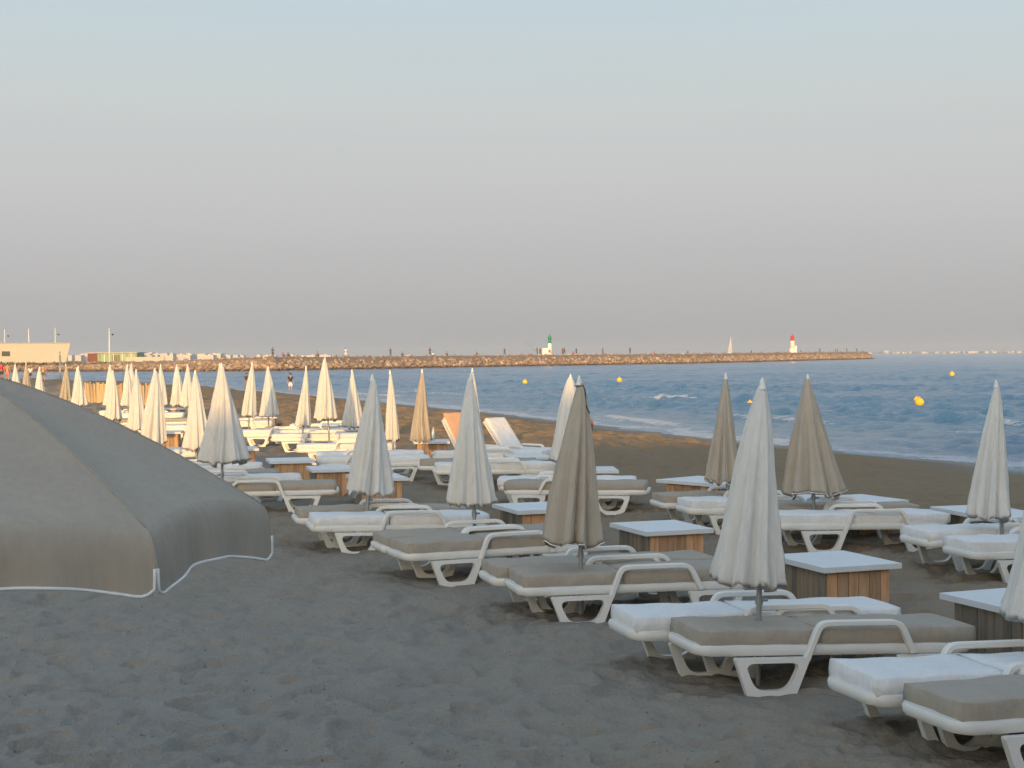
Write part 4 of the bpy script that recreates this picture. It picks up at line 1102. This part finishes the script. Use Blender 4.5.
bm = bmesh.new(); box(bm, 24 * s, 32 * s, -.06, -.005, .1, zt * .8); obj('door', bm, dark, o)
# low pale wall
D = yb + 14; s = D / F; base = at_d(126, 361, D)
bm = bmesh.new(); box(bm, 0, 38 * s, 0, .5, -.9, (361 - 357.5) * s + .1); bevel(bm, .04, 1)
tag(obj('low_wall', bm, cream, None, False, base), 'low pale wall on the boulder bank right of the pavilion', 'wall')
# lamp posts
for px, pt, pb, D_, lab in ((5, 329.5, 346, 262, 'leftmost tall lamp post above the cream roof'), (29, 328.5, 346, 262, 'tall mast without lamp head above the cream roof'), (55.5, 328, 346, 262, 'tall lamp post above the slanting end of the cream building'), (109.5, 328, 362, 250, 'tall lamp post in front of the green pavilion')):
    D_ = yb + 20 if px > 100 else bw[0].y + 45
    s = D_ / F; base = at_d(px, 364, D_); hgt = (364 - pt) * s
    o = thing('lamp_post', lab, 'lamp post', (base.x, D_, base.z), 0, 'lamp posts on the harbour shore')
    bm = bmesh.new(); tube(bm, [(0, 0, -.6), (0, 0, hgt * .5), (0, 0, hgt)], [.13, .10, .07], 8); obj('post', bm, wh, o, True)
    if px != 29:
        bm = bmesh.new(); tube(bm, [(0, 0, hgt - 6.5 * s), (3.4 * s, 0, hgt - 6.3 * s)], .04, 6); obj('bracket', bm, M['steel'], o)
        bm = bmesh.new(); lathe(bm, [(.06, -.2), (.2, -.12), (.21, .06), (.12, .2), (.03, .24)], 12, (3.6 * s, 0, hgt - 6.6 * s)); obj('lamp_head', bm, M['black'], o, True)
# thin post on the beach
p = standing(60.3, 381.5); bm = bmesh.new(); hp = (381.5 - 356.5) / F * p[1]; tube(bm, [(0, 0, -.5), (0, 0, hp)], .09, 8); tube(bm, [(-.02, 0, hp - .1), (-.02, 0, hp + .5)], .06, 8)
tag(obj('beach_post', bm, M['steel'], None, True, p), 'thin grey post on the far beach left of the tan parasol', 'post')
# far town, one mass
town = simple('pale_town_walls', (.50, .46, .42), .9, .15, .02)
bm = bmesh.new(); r_ = random.Random(14); D = 1500; s = D / F
for k in range(95):
    px = r_.uniform(60, 330) if k < 60 else r_.uniform(120, 222)
    h_ = r_.uniform(.3, 1.3) if px > 225 else r_.uniform(.8, 3.6) * (1.0 if r_.random() < .3 else .7)
    w = r_.uniform(2, 9); y_ = D + r_.uniform(0, 300); b0 = at_d(px, 355, y_); ss = y_ / F
    box(bm, b0.x - w * ss / 2, b0.x + w * ss / 2, y_, y_ + 14, SEA - 1, at_d(px, 356, y_).z + h_ * ss)
    if r_.random() < .4: box(bm, b0.x - w * ss / 6, b0.x + w * ss / 6, y_ + 2, y_ + 9, at_d(px, 356, y_).z + h_ * ss, at_d(px, 356, y_).z + (h_ + .8) * ss)
kind(obj('distant_town', bm, town), 'stuff')
bm = bmesh.new(); D = 4200; s = D / F
for k in range(150):
    px = r_.uniform(560, 1120) if k > 60 else r_.uniform(880, 1080); y_ = D + r_.uniform(0, 500); b0 = at_d(px, 351, y_); w = r_.uniform(1, 7) * s
    hi = r_.uniform(.3, 1.0) if r_.random() < .85 else r_.uniform(1.0, 2)
    if px < 870: hi = min(hi, 1.0)
    box(bm, b0.x - w / 2, b0.x + w / 2, y_, y_ + 30, SEA - 2, H + hi * s)
kind(obj('distant_harbour_town', bm, town), 'stuff')
cl = bmesh.new(); xs = np.linspace(1150, 2900, 120)
top = [cl.verts.new((x_, 5000, 3 + 3.2 * float(pnoise(np.array([x_ / 300]), np.array([.5]))[0]))) for x_ in xs]; t2 = [cl.verts.new((x_, 5400, 4)) for x_ in xs]; bt = [cl.verts.new((x_, 4960, -4)) for x_ in xs]
for k in range(119): cl.faces.new((bt[k], bt[k + 1], top[k + 1], top[k])); cl.faces.new((top[k], top[k + 1], t2[k + 1], t2[k]))
kind(obj('far_coast', cl, simple('hazy_coast', (.30, .28, .26), .95, .1, .01)), 'structure')
# paling fence on the beach
pa = at_z(84, 404, 0.0); pb = at_z(152, 407, 0.0)
pa = Vector((pa.x, pa.y, ground_at(pa.x, pa.y))); pb = Vector((pb.x, pb.y, ground_at(pb.x, pb.y)))
o = thing('paling_fence', 'pale wooden paling fence behind the far parasols', 'fence', pa)
bm = bmesh.new(); pl = bm.verts.layers.float.new('plank'); n = 58; r_ = random.Random(2); dv = (pb - pa)
fh = 21 / F * pa.y
for k in range(n):
    c = dv * (k / (n - 1)); w = .035; h_ = fh * r_.uniform(.93, 1.05); ln = r_.uniform(-.05, .05)
    vs = box(bm, c.x - w, c.x + w, c.y - .012, c.y + .012, c.z - .2, c.z + h_); t = r_.random()
    for v_ in vs:
        v_[pl] = t
        if v_.co.z > c.z: v_.co.x += ln
obj('palings', bm, M['pale_wood'], o)
for zz in (.25, .8):
    bm = bmesh.new(); tube(bm, [Vector((0, .02, fh * zz)), dv + Vector((0, .02, fh * zz))], .012, 6); obj('wire', bm, M['steel'], o)
for k in range(5):
    bm = bmesh.new(); c = dv * (k / 4); tube(bm, [c + Vector((0, .06, -.3)), c + Vector((0, .06, fh * 1.1))], .045, 8); obj('post', bm, M['wood_g'], o)

# ------------------------------------------------------------------ beachfront block behind the viewpoint (it throws the shade)
hb = 8.0; k_ = 0.135
def edge_y(x_): return 41.8 + .87 * x_ - hb / k_
A = Vector((-32, edge_y(-32), 0)); B = Vector((44, edge_y(44), 0)); ln = (B - A).length; an = math.atan2(B.y - A.y, B.x - A.x)
o = thing('beachfront_block', 'long cream three-storey seafront block behind the viewpoint, throwing its shade over the beach', 'building', A, an)
bm = bmesh.new(); box(bm, 0, ln, -9, 0, -.5, hb - .25); obj('wall', bm, cream, o)
bm = bmesh.new(); box(bm, -.3, ln + .3, -9.3, .3, hb - .249, hb); obj('roof', bm, grey, o)
wm = None
for st in range(3):
    for k in range(30):
        x_ = 1.6 + k * (ln - 3.2) / 29
        if wm is None:
            bm = bmesh.new(); box(bm, -.55, .55, -.05, .06, 0, 1.4); w0 = obj('window', bm, dark, o); wm = w0.data
        else: w0 = link(bpy.data.objects.new('window', wm), o)
        w0.location = (x_, 0, .8 + st * 2.5)

# ------------------------------------------------------------------ light and air
SUN_EL = math.atan(k_); SUN_AZ = R(180 + 5.7)     # sun low behind the viewpoint
w = bpy.data.worlds.new('World'); scene.world = w; w.use_nodes = True
nt = w.node_tree; bg = nt.nodes['Background']
sky = nt.nodes.new('ShaderNodeTexSky'); sky.sky_type = 'NISHITA'; sky.sun_disc = False
sky.sun_elevation = SUN_EL; sky.sun_rotation = SUN_AZ; sky.air_density = 1.0; sky.dust_density = 2.0; sky.ozone_density = 1.5
STR = .15
bg.inputs['Strength'].default_value = STR
tc = nt.nodes.new('ShaderNodeTexCoord'); sx = nt.nodes.new('ShaderNodeSeparateXYZ'); nt.links.new(tc.outputs['Generated'], sx.inputs[0])
# the hazy belt over the eastern horizon, blended into the clear Nishita sky overhead and behind
mr = nt.nodes.new('ShaderNodeMapRange'); mr.inputs[1].default_value = -.01; mr.inputs[2].default_value = .5; nt.links.new(sx.outputs[2], mr.inputs[0])
belt = ramp(nt, mr.outputs[0], [(.0, (.39, .385, .385)), (.045, (.425, .42, .42)), (.13, (.50, .495, .495)), (.215, (.565, .56, .562)), (.34, (.59, .628, .625)), (.47, (.545, .652, .70)), (.75, (.66, .80, .90)), (1.0, (.70, .86, 1.0))])
mp_ = nt.nodes.new('ShaderNodeMapping'); mp_.inputs['Scale'].default_value = (2.2, 2.2, 26); nt.links.new(tc.outputs['Generated'], mp_.inputs['Vector'])
cl_ = ramp(nt, noise(nt, mp_.outputs[0], 1.3, 5, .55), [(.3, (.992, .992, .994)), (.75, (1.01, 1.009, 1.008))])
belt = mixc(nt, 1.0, belt, cl_, 'MULTIPLY')
sc_ = nt.nodes.new('ShaderNodeVectorMath'); sc_.operation = 'SCALE'; sc_.inputs[3].default_value = 1 / STR; nt.links.new(belt, sc_.inputs[0])
sk_ = nt.nodes.new('ShaderNodeVectorMath'); sk_.operation = 'SCALE'; sk_.inputs[3].default_value = 3.2; nt.links.new(sky.outputs[0], sk_.inputs[0])
m1 = nt.nodes.new('ShaderNodeMapRange'); m1.interpolation_type = 'SMOOTHSTEP'; m1.inputs[1].default_value = .35; m1.inputs[2].default_value = .85; m1.inputs[3].default_value = 1; m1.inputs[4].default_value = .45; nt.links.new(sx.outputs[2], m1.inputs[0])
m2 = nt.nodes.new('ShaderNodeMapRange'); m2.interpolation_type = 'SMOOTHSTEP'; m2.inputs[1].default_value = -.35; m2.inputs[2].default_value = .35; m2.inputs[3].default_value = .35; m2.inputs[4].default_value = 1; nt.links.new(sx.outputs[1], m2.inputs[0])
fac = math_n(nt, 'MULTIPLY', m1.outputs[0], m2.outputs[0])
out = mixc(nt, fac, sk_.outputs[0], sc_.outputs[0])
nt.links.new(out, bg.inputs['Color'])
sun = bpy.data.lights.new('sun', 'SUN'); sun.energy = 4.2; sun.angle = R(.6); sun.color = (1.0, .56, .17)
so = bpy.data.objects.new('sun', sun); COL.objects.link(so)
dirv = Vector((0.10, math.cos(SUN_EL), -math.sin(SUN_EL)))
so.rotation_euler = dirv.to_track_quat('-Z', 'Y').to_euler(); so.location = (0, -60, 30)

m = bpy.data.materials.new('haze'); m.use_nodes = True; nt = m.node_tree; nt.nodes.clear()
om = nt.nodes.new('ShaderNodeOutputMaterial'); pv = nt.nodes.new('ShaderNodeVolumePrincipled')
pv.inputs['Color'].default_value = (.88, .92, .96, 1); pv.inputs['Density'].default_value = .00016; pv.inputs['Anisotropy'].default_value = .2
nt.links.new(pv.outputs[0], om.inputs['Volume'])
bm = bmesh.new(); box(bm, -6200, 6200, -6200, 6200, -8, 34)
kind(obj('haze', bm, m), 'stuff')
vs_ = scene.view_settings
vs_.view_transform = 'Standard'; vs_.look = 'None'; vs_.gamma = 1; vs_.exposure = 0.0; vs_.use_curve_mapping = False
scene.cycles.max_bounces = 6; scene.cycles.diffuse_bounces = 3; scene.cycles.glossy_bounces = 3; scene.cycles.use_denoising = True
